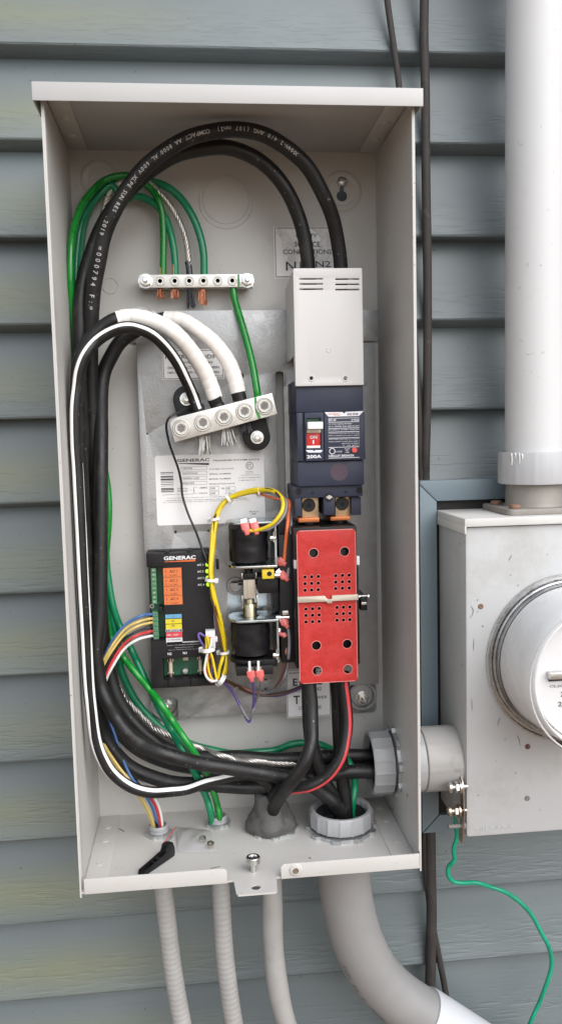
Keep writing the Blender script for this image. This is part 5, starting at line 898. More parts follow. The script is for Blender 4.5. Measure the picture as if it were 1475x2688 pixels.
for i, (p, t) in enumerate(zip(P_, T__)):
    if i: cum += (p - P_[i - 1]).length
    f = Vector((0, -1, 0.01)); f = (f - t * f.dot(t)).normalized(); sd_ = t.cross(f)
    fray = 1.0 + (0.5 if 0.62 < i / len(P_) < 0.78 else 0.0) * abs(math.sin(i * 0.35))
    for k in range(6):
        a = cum / 0.030 * 2 * math.pi + k * math.pi / 3
        strands[k].append(p + (f * math.cos(a) + sd_ * math.sin(a)) * 0.0021 * fray)
for k in range(6): MB().tube(strands[k], 0.00125, 6, 1).out('strand', bw, 'bare', angle=80)
MB().tube([(-0.0454, -0.02, 0.6465), (-0.0442, -0.02, 0.6402), (-0.0437, -0.02, 0.6321)], 0.0036, 12, 4).out('joint_compound', bw, 'grease')
ends(bw, (-0.0444, -0.019, 0.6166), (0.03, -0.1, -1), 14, 0.0040, 0.019, 'grease', 0.1)

# ------------------------------------------------------------------ control wires at the left terminal block
ctrl = [('blue', 'blue control wire topmost at the green terminal block', [(-0.0966, -0.048, 0.2611), (-0.1008, -0.048, 0.2613), (-0.1094, -0.056, 0.2617), (-0.124, -0.056, 0.2544), (-0.1367, -0.058, 0.2419), (-0.1463, -0.058, 0.2268), (-0.1542, -0.058, 0.206), (-0.1568, -0.05, 0.1846), (-0.1508, -0.056, 0.156), (-0.1422, -0.062, 0.1318), (-0.135, -0.07, 0.1108), (-0.1248, -0.08, 0.0907), (-0.1154, -0.078, 0.0764), (-0.1073, -0.068, 0.0562), (-0.1021, -0.06, 0.0368), (-0.0998, -0.055, 0.0165), (-0.1003, -0.054, -0.0063)]),
 ('paleyellow', 'pale yellow control wire just below the blue one', [(-0.0968, -0.048, 0.2564), (-0.1018, -0.048, 0.2562), (-0.1115, -0.058, 0.2559), (-0.1261, -0.058, 0.249), (-0.1395, -0.062, 0.2338), (-0.1509, -0.062, 0.2154), (-0.1572, -0.062, 0.201), (-0.1631, -0.05, 0.172), (-0.1615, -0.06, 0.1452), (-0.1525, -0.072, 0.1255), (-0.138, -0.084, 0.106), (-0.1243, -0.088, 0.0877), (-0.1138, -0.078, 0.0634), (-0.1067, -0.066, 0.0399), (-0.1039, -0.056, 0.0173), (-0.1041, -0.054, -0.006)]),
 ('paleyellow', 'second pale yellow control wire, third from the top', [(-0.097, -0.048, 0.2521), (-0.102, -0.048, 0.2515), (-0.113, -0.058, 0.2509), (-0.1285, -0.058, 0.2415), (-0.1423, -0.062, 0.2247), (-0.1529, -0.062, 0.2071), (-0.1585, -0.06, 0.1941), (-0.1622, -0.054, 0.1646), (-0.158, -0.066, 0.1364), (-0.1463, -0.078, 0.1147), (-0.1304, -0.086, 0.0915), (-0.1187, -0.08, 0.071), (-0.1098, -0.068, 0.0455), (-0.1055, -0.056, 0.0196), (-0.1058, -0.054, -0.0059)]),
 ('wireblack', 'thin dark control wire between the yellow and the red ones', [(-0.0971, -0.048, 0.2474), (-0.103, -0.048, 0.2464), (-0.1163, -0.056, 0.2438), (-0.1319, -0.056, 0.234), (-0.1439, -0.058, 0.2161), (-0.1522, -0.058, 0.1953), (-0.1545, -0.05, 0.1629), (-0.1437, -0.056, 0.1297), (-0.1278, -0.066, 0.0936), (-0.1106, -0.064, 0.0612), (-0.1016, -0.058, 0.0314), (-0.099, -0.054, -0.0064)]),
 ('wirered', 'red control wire above the white one', [(-0.0973, -0.048, 0.2423), (-0.1024, -0.048, 0.2417), (-0.115, -0.058, 0.2404), (-0.1289, -0.058, 0.2314), (-0.1413, -0.06, 0.2144), (-0.1513, -0.06, 0.1916), (-0.1562, -0.05, 0.1608), (-0.1464, -0.055, 0.1273), (-0.1259, -0.062, 0.0867), (-0.1079, -0.061, 0.0605), (-0.0995, -0.059, 0.0405), (-0.0971, -0.056, 0.019), (-0.0973, -0.054, -0.0066)]),
 ('wirewhite', 'white control wire lowest at the green terminal block', [(-0.0975, -0.048, 0.2371), (-0.1026, -0.048, 0.2365), (-0.1144, -0.058, 0.2358), (-0.1279, -0.058, 0.2271), (-0.139, -0.06, 0.2121), (-0.1497, -0.06, 0.1915), (-0.1546, -0.05, 0.1585), (-0.1441, -0.054, 0.1246), (-0.1242, -0.062, 0.0874), (-0.1066, -0.06, 0.0635), (-0.0977, -0.058, 0.0444), (-0.095, -0.055, 0.0183), (-0.0956, -0.054, -0.0067)])]
for mt, lb, pts in ctrl: cable('control_wire', lb, pts, 0.0016 if mt != 'wireblack' else 0.0014, mt, 8, cat='wire', n_per=6)
TK = [(-0.0421, -0.05, 0.4848), (-0.0499, -0.052, 0.4849), (-0.0602, -0.064, 0.4813), (-0.0687, -0.07, 0.4771), (-0.0732, -0.068, 0.4705), (-0.0738, -0.06, 0.462), (-0.0717, -0.05, 0.4481), (-0.0676, -0.04, 0.4338), (-0.0633, -0.034, 0.4192), (-0.0609, -0.03, 0.4046), (-0.0597, -0.03, 0.3883), (-0.054, -0.034, 0.3686), (-0.0474, -0.04, 0.3528), (-0.0426, -0.052, 0.3397), (-0.0381, -0.058, 0.3269), (-0.0343, -0.059, 0.3163)]
cable('sense_wire', 'thin black wire from the slanted bar down to the control board', TK, 0.0013, 'wireblack', 8, cat='wire', n_per=8)

# ------------------------------------------------------------------ yellow harness and small wires

cable('harness_wire', 'yellow harness wire looping out to the upper coil', [(0.0077, -0.0908, 0.3548), (0.0208, -0.0955, 0.3565), (0.0328, -0.1007, 0.3625), (0.0417, -0.1012, 0.3725), (0.0454, -0.0954, 0.3809), (0.0453, -0.0841, 0.3881), (0.0405, -0.0729, 0.3938), (0.033, -0.0618, 0.3962), (0.0231, -0.053, 0.3948), (0.0085, -0.0451, 0.3915), (-0.0064, -0.04, 0.3868), (-0.0175, -0.0389, 0.3783), (-0.0234, -0.041, 0.3668), (-0.0261, -0.0482, 0.3535), (-0.0286, -0.0591, 0.3335), (-0.0316, -0.0648, 0.3131), (-0.0319, -0.0656, 0.2971), (-0.0295, -0.0648, 0.2808), (-0.0257, -0.0633, 0.2642), (-0.0221, -0.0606, 0.2471), (-0.0198, -0.0572, 0.2296), (-0.0199, -0.0545, 0.2157), (-0.0218, -0.056, 0.2063), (-0.0249, -0.058, 0.197), (-0.0267, -0.058, 0.1894)], 0.0021, 'yellow', 8, cat='wire', n_per=6)
cable('harness_wire', 'yellow harness wire on the outer edge of the bundle', [(0.0398, -0.0748, 0.3931), (0.0328, -0.0632, 0.3952), (0.0233, -0.0522, 0.3938), (0.0088, -0.0431, 0.3908), (-0.006, -0.0389, 0.3861), (-0.0167, -0.04, 0.3776), (-0.0224, -0.043, 0.3666), (-0.0253, -0.049, 0.3536), (-0.028, -0.0579, 0.3332), (-0.0308, -0.0629, 0.3127), (-0.0308, -0.0651, 0.2971), (-0.0285, -0.0663, 0.2813), (-0.025, -0.0652, 0.2648), (-0.0215, -0.0607, 0.2472), (-0.019, -0.0555, 0.2293), (-0.0188, -0.0528, 0.2152), (-0.0185, -0.056, 0.2061), (-0.0207, -0.058, 0.1957), (-0.0252, -0.058, 0.1882)], 0.0021, 'yellow', 8, cat='wire', n_per=6)
cable('harness_wire', 'yellow harness wire in the middle of the bundle', [(0.0331, -0.0612, 0.3963), (0.0231, -0.0508, 0.3954), (0.0083, -0.0437, 0.3926), (-0.0067, -0.0409, 0.3876), (-0.0176, -0.0411, 0.3785), (-0.0237, -0.0421, 0.367), (-0.027, -0.047, 0.3535), (-0.0298, -0.057, 0.3334), (-0.0322, -0.0641, 0.313), (-0.0319, -0.0671, 0.2974), (-0.0299, -0.0669, 0.2812), (-0.0267, -0.0637, 0.2641), (-0.0232, -0.0588, 0.2464), (-0.0203, -0.0552, 0.229), (-0.02, -0.0545, 0.2157), (-0.0177, -0.052, 0.206), (-0.0189, -0.055, 0.1958), (-0.0236, -0.057, 0.1867)], 0.0021, 'yellow', 8, cat='wire', n_per=6)
cable('harness_wire', 'yellow harness wire along the inner edge of the bundle', [(0.0229, -0.0527, 0.3966), (0.008, -0.0452, 0.3934), (-0.0068, -0.0403, 0.3878), (-0.0179, -0.0391, 0.3787), (-0.0246, -0.0409, 0.3672), (-0.028, -0.0479, 0.3538), (-0.0304, -0.059, 0.3337), (-0.0324, -0.065, 0.3131), (-0.0324, -0.066, 0.2971), (-0.0308, -0.0649, 0.2806), (-0.0276, -0.0631, 0.2638), (-0.0237, -0.0602, 0.2466), (-0.0206, -0.0572, 0.2295), (-0.0206, -0.0548, 0.2158), (-0.023, -0.06, 0.2085), (-0.026, -0.06, 0.1988), (-0.0276, -0.06, 0.1889)], 0.0021, 'yellow', 8, cat='wire', n_per=6)
cable('harness_wire', 'thin black wire woven through the yellow harness', [(0.0445, -0.0847, 0.3879), (0.0399, -0.0749, 0.3933), (0.0329, -0.0631, 0.3965), (0.0231, -0.0521, 0.3954), (0.0087, -0.043, 0.3914), (-0.0059, -0.039, 0.3859), (-0.017, -0.0401, 0.378), (-0.0239, -0.0431, 0.3672), (-0.0268, -0.0489, 0.3537), (-0.0284, -0.0577, 0.3333), (-0.0306, -0.0628, 0.3127), (-0.0313, -0.0652, 0.297), (-0.03, -0.0665, 0.281), (-0.0263, -0.0652, 0.2645), (-0.0217, -0.0606, 0.2471), (-0.0188, -0.0554, 0.2292), (-0.0197, -0.0528, 0.2152), (-0.0209, -0.06, 0.2073), (-0.0239, -0.06, 0.1964), (-0.0264, -0.06, 0.1878)], 0.0014, 'wireblack', 8, cat='wire', n_per=6)
cable('harness_wire', 'orange harness wire hidden under the yellow bundle', [(0.0563, -0.06, 0.3778), (0.0532, -0.06, 0.3827), (0.0459, -0.058, 0.3848), (0.0398, -0.055, 0.3858), (0.0296, -0.05, 0.3888), (0.0213, -0.046, 0.3914), (0.0088, -0.0431, 0.3906), (-0.0058, -0.0389, 0.3858), (-0.0165, -0.04, 0.3775), (-0.0223, -0.043, 0.3666), (-0.0251, -0.049, 0.3536), (-0.0278, -0.0579, 0.3332), (-0.0305, -0.0629, 0.3127), (-0.0306, -0.0651, 0.2971), (-0.0284, -0.0663, 0.2813), (-0.025, -0.0652, 0.2648), (-0.0213, -0.0607, 0.2472), (-0.0188, -0.0555, 0.2292), (-0.0187, -0.0528, 0.2152), (-0.021, -0.052, 0.2073), (-0.0229, -0.055, 0.1983), (-0.0252, -0.057, 0.1879)], 0.0014, 'wireorange', 8, cat='wire', n_per=6)
cable('harness_wire', 'brown harness wire beside the yellow bundle', [(-0.0248, -0.0421, 0.3674), (-0.028, -0.047, 0.3537), (-0.0305, -0.057, 0.3334), (-0.033, -0.0641, 0.3131), (-0.0331, -0.0671, 0.2973), (-0.0309, -0.0669, 0.281), (-0.0289, -0.066, 0.2648), (-0.0265, -0.064, 0.248), (-0.024, -0.06, 0.2305), (-0.021, -0.056, 0.2162), (-0.0196, -0.054, 0.2056), (-0.0217, -0.056, 0.1952), (-0.0252, -0.058, 0.1871)], 0.0014, 'brown', 8, cat='wire', n_per=6)
def wire(label, pts, mat, r=0.0015, cat='wire', name='small_wire'): return cable(name, label, pts, r, mat, 8, cat=cat, n_per=7)
# pigtail looped below the white connector
for mt, lb, pts in (('yellow', 'yellow pigtail wire folded below the white connector', [(-0.0394, -0.068, 0.2378), (-0.0391, -0.068, 0.2316), (-0.0395, -0.068, 0.2246), (-0.0391, -0.068, 0.2128), (-0.0379, -0.068, 0.2011), (-0.0356, -0.068, 0.1923), (-0.0323, -0.068, 0.1882), (-0.0284, -0.068, 0.1888)]),
  ('wireorange', 'orange pigtail wire folded below the white connector', [(-0.0348, -0.066, 0.2371), (-0.0353, -0.066, 0.2301), (-0.0357, -0.066, 0.2231), (-0.0351, -0.066, 0.2184), (-0.04, -0.066, 0.2084), (-0.0406, -0.066, 0.1998), (-0.039, -0.066, 0.1919), (-0.0353, -0.066, 0.187), (-0.0307, -0.066, 0.1883), (-0.0276, -0.066, 0.1897)]),
  ('yellow', 'outer yellow pigtail wire beside the board edge', [(-0.0383, -0.07, 0.239), (-0.0369, -0.07, 0.2327), (-0.0364, -0.07, 0.2249), (-0.0334, -0.07, 0.2147), (-0.0318, -0.07, 0.2052), (-0.0305, -0.07, 0.1973), (-0.0292, -0.07, 0.191)]),
  ('wirewhite', 'white pigtail wire folded below the white connector', [(-0.0338, -0.072, 0.2369), (-0.0348, -0.072, 0.2292), (-0.0381, -0.072, 0.2217), (-0.0411, -0.072, 0.2102), (-0.0422, -0.072, 0.2017), (-0.0398, -0.072, 0.1937), (-0.0346, -0.072, 0.1895), (-0.0285, -0.072, 0.19)]),
  ('purple', 'purple pigtail wire bowed out left of the white connector', [(-0.0394, -0.062, 0.2371), (-0.042, -0.062, 0.238), (-0.0454, -0.062, 0.2405), (-0.0473, -0.062, 0.2398), (-0.0475, -0.062, 0.2371), (-0.0456, -0.062, 0.2319), (-0.0424, -0.062, 0.2271), (-0.0387, -0.062, 0.2206), (-0.0356, -0.062, 0.211), (-0.0348, -0.062, 0.1992), (-0.034, -0.062, 0.1904), (-0.0291, -0.062, 0.187)]),
  ('brown', 'brown pigtail wire between the yellow ones', [(-0.0322, -0.064, 0.2349), (-0.034, -0.064, 0.2272), (-0.035, -0.064, 0.2194), (-0.0358, -0.064, 0.2077), (-0.0373, -0.064, 0.1959), (-0.0344, -0.064, 0.1887), (-0.0291, -0.064, 0.188)])):
    cable('pigtail_wire', lb, pts, 0.00145, mt, 8, cat='wire', n_per=6)
wire('black wire following the yellow loop to the upper coil', [(0.0188, -0.094, 0.3551), (0.0288, -0.098, 0.3567), (0.0391, -0.1, 0.3632), (0.0462, -0.098, 0.372), (0.0494, -0.09, 0.3805), (0.049, -0.08, 0.387), (0.041, -0.066, 0.3915), (0.0293, -0.054, 0.3925), (0.017, -0.046, 0.3924)], 'wiregrey', 0.0014)
wire('orange wire hanging down beside the red cover', [(0.0494, -0.066, 0.3843), (0.0537, -0.07, 0.3842), (0.0544, -0.075, 0.3791), (0.0534, -0.075, 0.3707), (0.0508, -0.08, 0.3565), (0.049, -0.08, 0.3418), (0.0476, -0.08, 0.3292), (0.0466, -0.08, 0.3186)], 'wireorange', 0.0020)
wire('dark grey wire beside the orange one', [(0.0525, -0.066, 0.3805), (0.0556, -0.072, 0.3714), (0.056, -0.072, 0.3608), (0.0547, -0.076, 0.3432), (0.053, -0.076, 0.3263), (0.0519, -0.076, 0.3136), (0.0499, -0.08, 0.3026), (0.0485, -0.08, 0.2994)], 'wiregrey', 0.0017)
wire('grey wire dropping from the lower switch terminal', [(0.0486, -0.078, 0.2487), (0.0501, -0.078, 0.2389), (0.0503, -0.078, 0.228), (0.0493, -0.078, 0.2151), (0.0483, -0.07, 0.1987), (0.0442, -0.07, 0.1879), (0.0393, -0.05, 0.1721), (0.0303, -0.036, 0.162), (0.0207, -0.03, 0.1601)], 'wiregrey', 0.0018)
wire('pinkish brown wire dropping beside the grey one', [(0.046, -0.076, 0.2364), (0.047, -0.076, 0.2266), (0.0461, -0.076, 0.2158), (0.0453, -0.066, 0.1999), (0.0424, -0.055, 0.1836), (0.0368, -0.04, 0.1681), (0.0295, -0.032, 0.1605), (0.0139, -0.032, 0.1625), (-0.0039, -0.034, 0.1706), (-0.0174, -0.045, 0.1808), (-0.0241, -0.055, 0.1861)], 'pinkbrown', 0.0018)
wire('purple wire from the lower coil looping below the board', [(0.0084, -0.085, 0.1922), (0.01, -0.075, 0.1804), (0.0113, -0.06, 0.1657), (0.0107, -0.05, 0.1501), (0.0085, -0.045, 0.1383), (0.0063, -0.042, 0.131), (0.0035, -0.042, 0.1342), (-0.0017, -0.042, 0.1459), (-0.0089, -0.04, 0.161), (-0.0165, -0.046, 0.174), (-0.0231, -0.055, 0.1839)], 'purple', 0.0016)
wire('grey wire from the lower coil looping below the board', [(0.0179, -0.085, 0.1917), (0.0177, -0.075, 0.1821), (0.0164, -0.06, 0.1687), (0.0132, -0.05, 0.1545), (0.0101, -0.05, 0.1456), (0.0073, -0.045, 0.1361), (0.0038, -0.045, 0.1366), (0.0002, -0.045, 0.1434), (-0.0047, -0.04, 0.1534), (-0.0093, -0.04, 0.1632), (-0.0098, -0.04, 0.1684), (-0.0053, -0.04, 0.1713)], 'wiregrey', 0.0016)
wire('dark brown wire running right towards the load cables', [(-0.023, -0.052, 0.1846), (-0.0142, -0.046, 0.179), (-0.003, -0.036, 0.1691), (0.0117, -0.03, 0.1601), (0.0251, -0.03, 0.157), (0.0409, -0.03, 0.1569), (0.0546, -0.03, 0.1599), (0.0682, -0.04, 0.1686)], 'brown', 0.0019)
wire('indigo wire running right under the brown one', [(0.0251, -0.03, 0.158), (0.0352, -0.03, 0.1556), (0.0431, -0.03, 0.1558), (0.0545, -0.03, 0.1584), (0.0671, -0.04, 0.1663)], 'purple', 0.0015)

def spade(label, a, b, rot=0.0):
    """insulated push-on terminal: flat mouth, rounded barrel"""
    a, b = Vector(a), Vector(b); t = thing('spade_connector', label, 'connector', tuple(b))
    L_ = (b - a).length; ax = (b - a).normalized(); sd_ = Vector((1, 0, 0)) if abs(ax.x) < 0.8 else Vector((0, 0, 1)); sd_ = (sd_ - ax * sd_.dot(ax)).normalized(); n = ax.cross(sd_)
    if n.y > 0: sd_ = -sd_; n = ax.cross(sd_)
    bm = bmesh.new(); rings = []
    for u, w_, h in ((0, 0.0042, 0.0020), (0.05, 0.0046, 0.0026), (0.5, 0.0046, 0.0028), (0.66, 0.0034, 0.0028), (0.74, 0.0026, 0.0026), (0.96, 0.0025, 0.0025), (1.0, 0.0021, 0.0021)):
        c_ = a + ax * L_ * u
        rings.append([bm.verts.new(c_ + sd_ * w_ * (abs(math.cos(k * math.pi / 6)) ** 0.6 * (1 if math.cos(k * math.pi / 6) >= 0 else -1)) + n * h * (abs(math.sin(k * math.pi / 6)) ** 0.6 * (1 if math.sin(k * math.pi / 6) >= 0 else -1))) for k in range(12)])
    for r0, r1 in zip(rings, rings[1:]):
        for k in range(12): bm.faces.new((r0[k], r0[(k + 1) % 12], r1[(k + 1) % 12], r1[k]))
    bm.faces.new(rings[0]); bm.faces.new(rings[-1]); bmesh.ops.recalc_face_normals(bm, faces=bm.faces[:])
    m = MB(); m.bm.free(); m.bm = bm; m.out('sleeve', t, 'spade')
    MB().box(-0.0030, 0.0030, -0.0006, 0.0006, -0.004, 0.002).out('blade', t, 'steel', Matrix(((sd_.x, n.x, ax.x, a.x), (sd_.y, n.y, ax.y, a.y), (sd_.z, n.z, ax.z, a.z), (0, 0, 0, 1))))
spade('pink spade connector on the upper coil, left one', (0.0044, -0.09, 0.3634), (0.0072, -0.094, 0.3508))
spade('pink spade connector on the upper coil, right one', (0.0142, -0.09, 0.3636), (0.0173, -0.094, 0.351))
spade('pink spade connector where the orange wire ends', (0.0407, -0.078, 0.3205), (0.0484, -0.081, 0.3157))
spade('pink spade connector just below the orange wire end', (0.0422, -0.078, 0.3068), (0.0504, -0.081, 0.2982))
spade('pink spade connector of the grey wire at the lower switch', (0.0435, -0.077, 0.2557), (0.049, -0.08, 0.2464))
spade('pink spade connector of the pinkish brown wire at the lower switch', (0.0421, -0.074, 0.2421), (0.0464, -0.078, 0.2356))
spade('pink spade connector of the purple wire under the lower coil', (0.0067, -0.086, 0.2028), (0.008, -0.086, 0.1909))
spade('pink spade connector of the grey wire under the lower coil', (0.0162, -0.086, 0.2028), (0.0178, -0.086, 0.1909))
def tie(label, a, ax, r=0.0062, w_=0.0030):
    t = thing('cable_tie', label, 'cable tie', tuple(a)); a = Vector(a); ax = Vector(ax).normalized()
    q = ax.to_track_quat('Z', 'Y').to_matrix().to_4x4(); q.translation = a
    MB().lathe([(r * 0.9, -w_ / 2), (r, -w_ / 2), (r, w_ / 2), (r * 0.9, w_ / 2)], 18, q, cap=False).out('strap', t, 'tie')
    MB().box(-0.0022, 0.0022, -r - 0.0026, -r + 0.0006, -0.0026, 0.0026, 0.0005).out('head', t, 'tie', q @ Matrix.Rotation(0.5, 4, 'Z'))
tie('white cable tie on the harness beside the label corner', (-0.0255, -0.043, 0.3639), (0.2, 0, -1)); tie('white cable tie where the harness bends over the label', (-0.0096, -0.04, 0.3859), (1, 0, 0.6))
tie('white cable tie on the harness beside the lime lights', (-0.0325, -0.066, 0.3002), (-0.1, 0, -1)); tie('white cable tie on the harness right of the connector', (-0.0199, -0.055, 0.2164), (0.1, 0, -1))
tie('white cable tie around the pigtail below the connector', (-0.0378, -0.068, 0.2241), (0.1, 0, -1), 0.0078, 0.004); tie('white cable tie gathering the wires at the board corner', (-0.0242, -0.058, 0.1865), (0.8, 0, -0.6), 0.0066, 0.005)
tie('white cable tie on the loop above the upper coil', (0.0232, -0.05, 0.3933), (1, 0, 0.1), 0.0050, 0.002)

# ------------------------------------------------------------------ fittings on the floor and side wall
def gear(n, amp, h0, h1):
    def f(a, h):
        if h0 <= h <= h1: return 1 + amp * (1 if math.cos(n * a) > 0.55 else 0)
        return 1
    return f
def locknut(parent, mtx, r, th, n=8, mat='locknut'):
    return MB().lathe([(r * 0.72, 0), (r, 0), (r, th), (r * 0.90, th * 1.15), (r * 0.72, th * 1.1), (r * 0.72, 0)], n * 8, mtx, cap=False, star=lambda a, h: (1 + 0.11 * (1 if math.cos(n * a) > 0.3 else 0)) ).out('locknut', parent, mat, angle=30)
def bushing(name, label, origin, rot, r, L_):
    t = thing(name, label, 'bushing', origin)
    m_ = Matrix.Translation(origin) @ rot
    locknut(t, m_, r * 1.02, 0.0042, 9)
    MB().lathe([(r * 0.93, 0.0046), (r * 0.93, 0.0076)], 40, m_, cap=False).out('threads', t, 'gasket')
    MB().lathe([(r * 0.80, 0.0070), (r * 0.99, 0.0070), (r * 1.0, 0.0078), (r * 0.985, L_ - 0.0014), (r * 0.96, L_), (r * 0.88, L_), (r * 0.82, L_ - 0.003), (r * 0.80, 0.0070)], 80, m_, cap=False, star=lambda a, h: 1 + (0.028 if (h < L_ - 0.0008 and math.cos(16 * a) > 0.72) else 0)).out('ring', t, 'pvc', angle=32)
    MB().lathe([(r * 0.79, -0.020), (r * 0.79, L_ - 0.006)], 40, m_, cap=False).out('throat', t, 'gasket')
    return t
bushing('floor_bushing', 'large ribbed grey bushing with zinc locknut on the box floor', (BUSH[0], BUSH[1], ZB), Matrix.Rotation(0.2, 4, 'Z'), 0.0350, 0.0255)
bushing('wall_bushing', 'large ribbed grey bushing with zinc locknut on the right side wall', (XR - 0.0002, HUBY, HUBZ), Matrix.Rotation(R(-90), 4, 'Y'), 0.0350, 0.0300)
for (x, y), lb in ((FIT1, 'zinc conduit fitting on the floor holding the coloured control wires'), (FIT2, 'zinc conduit fitting on the floor holding the two green wires')):
    t = thing('conduit_fitting', lb, 'conduit fitting', (x, y, ZB), 'conduit fittings on the box floor')
    m_ = Matrix.Translation((x, y, ZB)) @ Matrix.Rotation(x * 20, 4, 'Z')
    locknut(t, m_, 0.0136, 0.0034, 6)
    MB().lathe([(0.0098, 0.0034), (0.0108, 0.0042), (0.0108, 0.0062), (0.0100, 0.0066), (0.0106, 0.0074), (0.0106, 0.0105), (0.0100, 0.0116), (0.0084, 0.0116), (0.0080, 0.0090), (0.0080, -0.004)], 30, m_, cap=False).out('collar', t, 'pvc')
# putty cone
t = thing('sealed_fitting', 'cable entry covered by a lumpy cone of grey sealing putty', 'sealing putty', (PUT[0], PUT[1], ZB))
from mathutils import noise as mnoise
prof = [(0.0245, 0.0), (0.0272, 0.003), (0.0280, 0.007), (0.0274, 0.011), (0.0245, 0.0155), (0.0218, 0.020), (0.0200, 0.025), (0.0188, 0.030), (0.0180, 0.035), (0.0178, 0.040), (0.0165, 0.0445), (0.0135, 0.0465), (0.0105, 0.0440), (0.004, 0.041)]
fine = []
for (ra, ha), (rb, hb) in zip(prof, prof[1:]): fine += [(ra + (rb - ra) * k / 3, ha + (hb - ha) * k / 3) for k in range(3)]
pb = MB(); pb.lathe(fine + [prof[-1]], 64, Matrix.Translation((PUT[0], PUT[1], ZB)))
for v in pb.bm.verts:
    d = v.co - Vector((PUT[0], PUT[1], ZB + 0.015)); h = min(1, max(0, (v.co.z - ZB) / 0.006))
    n1_ = mnoise.noise(v.co * 70) * 0.0034 + mnoise.noise(v.co * 150 + Vector((3, 1, 7))) * 0.0012 + mnoise.noise(v.co * 420) * 0.0007
    v.co += d.normalized() * n1_ * (0.35 + 0.65 * h)
    v.co.z = max(v.co.z, ZB + 0.0001)
pb.out('putty', t, 'putty', angle=80)
locknut(t, Matrix.Translation((PUT[0] + 0.003, PUT[1], ZB + 0.0001)), 0.0262, 0.0028, 8)

# ------------------------------------------------------------------ loose things on the floor
lv = thing('plastic_lever', 'loose black plastic lever lying near the front lip of the box', 'lever', (-0.0969, -0.1202, 0.0125))
pA, pB = Vector((-0.1131, -0.1411, 0.0135)), Vector((-0.0831, -0.1029, 0.0135)); ax = (pB - pA); ax.z = 0; LL = ax.length; ang = math.atan2(ax.y, ax.x)
ml = Matrix.Translation((pA.x, pA.y, ZB + 0.0006)) @ Matrix.Rotation(ang, 4, 'Z')
MB().prism([(0, 0), (LL * 0.98, 0), (LL * 1.0, 0.003), (LL * 1.0, 0.009), (LL * 0.95, 0.0151), (LL * 0.80, 0.0155), (LL * 0.72, 0.0090), (LL * 0.30, 0.0061), (LL * 0.02, 0.0045)], -0.0040, -0.0027, 'y', bev=0.0004).box(0.0005, LL * 0.99, -0.0026, 0.0036, 0.0, 0.0016, 0.0004).out('web', lv, 'black', ml)
MB().prism([(0, 0), (LL * 0.98, 0), (LL * 1.0, 0.003), (LL * 1.0, 0.009), (LL * 0.95, 0.0151), (LL * 0.80, 0.0155), (LL * 0.72, 0.0090), (LL * 0.30, 0.0061), (LL * 0.02, 0.0045)], 0.0037, 0.0050, 'y', bev=0.0004).box(LL * 0.80, LL * 0.97, -0.0026, 0.0036, 0.0130, 0.0150, 0.0004).out('flange', lv, 'black', ml)
MB().cyl((LL * 0.55, -0.0026, 0.0052), (LL * 0.55, 0.0036, 0.0052), 0.0022, seg=10).box(LL * 0.36, LL * 0.40, -0.0026, 0.0036, 0.002, 0.0062, 0.0003).out('rib', lv, 'black', ml)
bg_ = thing('plastic_bag', 'small clear zip bag with a red line lying on the box floor', 'plastic bag', (-0.063, -0.0777, 0.0118))
bc = [Vector((-0.0812, -0.0412, 0.0122)), Vector((-0.0428, -0.0553, 0.0122)), Vector((-0.0347, -0.1077, 0.0122)), Vector((-0.0774, -0.1012, 0.0122))]
def sheet(zoff, amp, ph):
    rows = []
    for i in range(15):
        v = i / 14; row = []
        for j in range(19):
            u = j / 18; p = (bc[0] * (1 - u) + bc[1] * u) * (1 - v) + (bc[3] * (1 - u) + bc[2] * u) * v
            e = (math.sin(math.pi * u) * math.sin(math.pi * v)) ** 0.6
            rows_z = ZB + 0.0016 + e * (zoff + amp * (math.sin(7 * u + ph) * math.cos(5 * v - ph) + 0.6 * math.sin(15 * u + 9 * v)))
            row.append(Vector((p.x, p.y, rows_z)))
        rows.append(row)
    return rows
MB().quadring(sheet(0.0060, 0.0017, 1.0)).out('upper_film', bg_, 'bag', angle=80); MB().quadring(sheet(0.0004, 0.0002, 2.0)).out('lower_film', bg_, 'bag', angle=80)
ra, rb = Vector((-0.0945, -0.0855, 0.0128)), Vector((-0.0804, -0.0458, 0.0128)); dd = (rb - ra); nn = Vector((-dd.y, dd.x, 0)).normalized()
MB().quadring([[ra - nn * 0.0007 + Vector((0, 0, .0016)), rb - nn * 0.0007 + Vector((0, 0, .0016))], [ra + nn * 0.0007 + Vector((0, 0, .0018)), rb + nn * 0.0007 + Vector((0, 0, .0018))]]).out('zip_line', bg_, 'bagline')
qd = Vector((-0.0764, -0.054, 0.0128)); q0 = Vector((-0.0903, -0.0906, 0.0128))
MB().quadring([[ra + nn * 0.0008 + Vector((0, 0, .0012)), rb + nn * 0.0008 + Vector((0, 0, .0012))], [q0 + Vector((0, 0, .0030)), qd + Vector((0, 0, .0030))]]).out('bag_mouth', bg_, 'bag')
for a, lb in (((-0.0506, -0.0809, 0.0135), 'small hex nut inside the clear bag, the farther one'), ((-0.0422, -0.0943, 0.0135), 'small hex nut inside the clear bag, the nearer one')):
    o = MB().prism(circ(0, 0, 0.0042, 6), 0, 0.0032, 'z', holes=[circ(0, 0, 0.0022, 12)], bev=0.0003).out('loose_nut', None, 'nickel', Matrix.Translation((a[0], a[1], ZB + 0.0032)) @ Matrix.Rotation(0.35, 4, 'X') @ Matrix.Rotation(a[0] * 90, 4, 'Z')); tag(o, lb, 'nut', 'nuts in the bag')

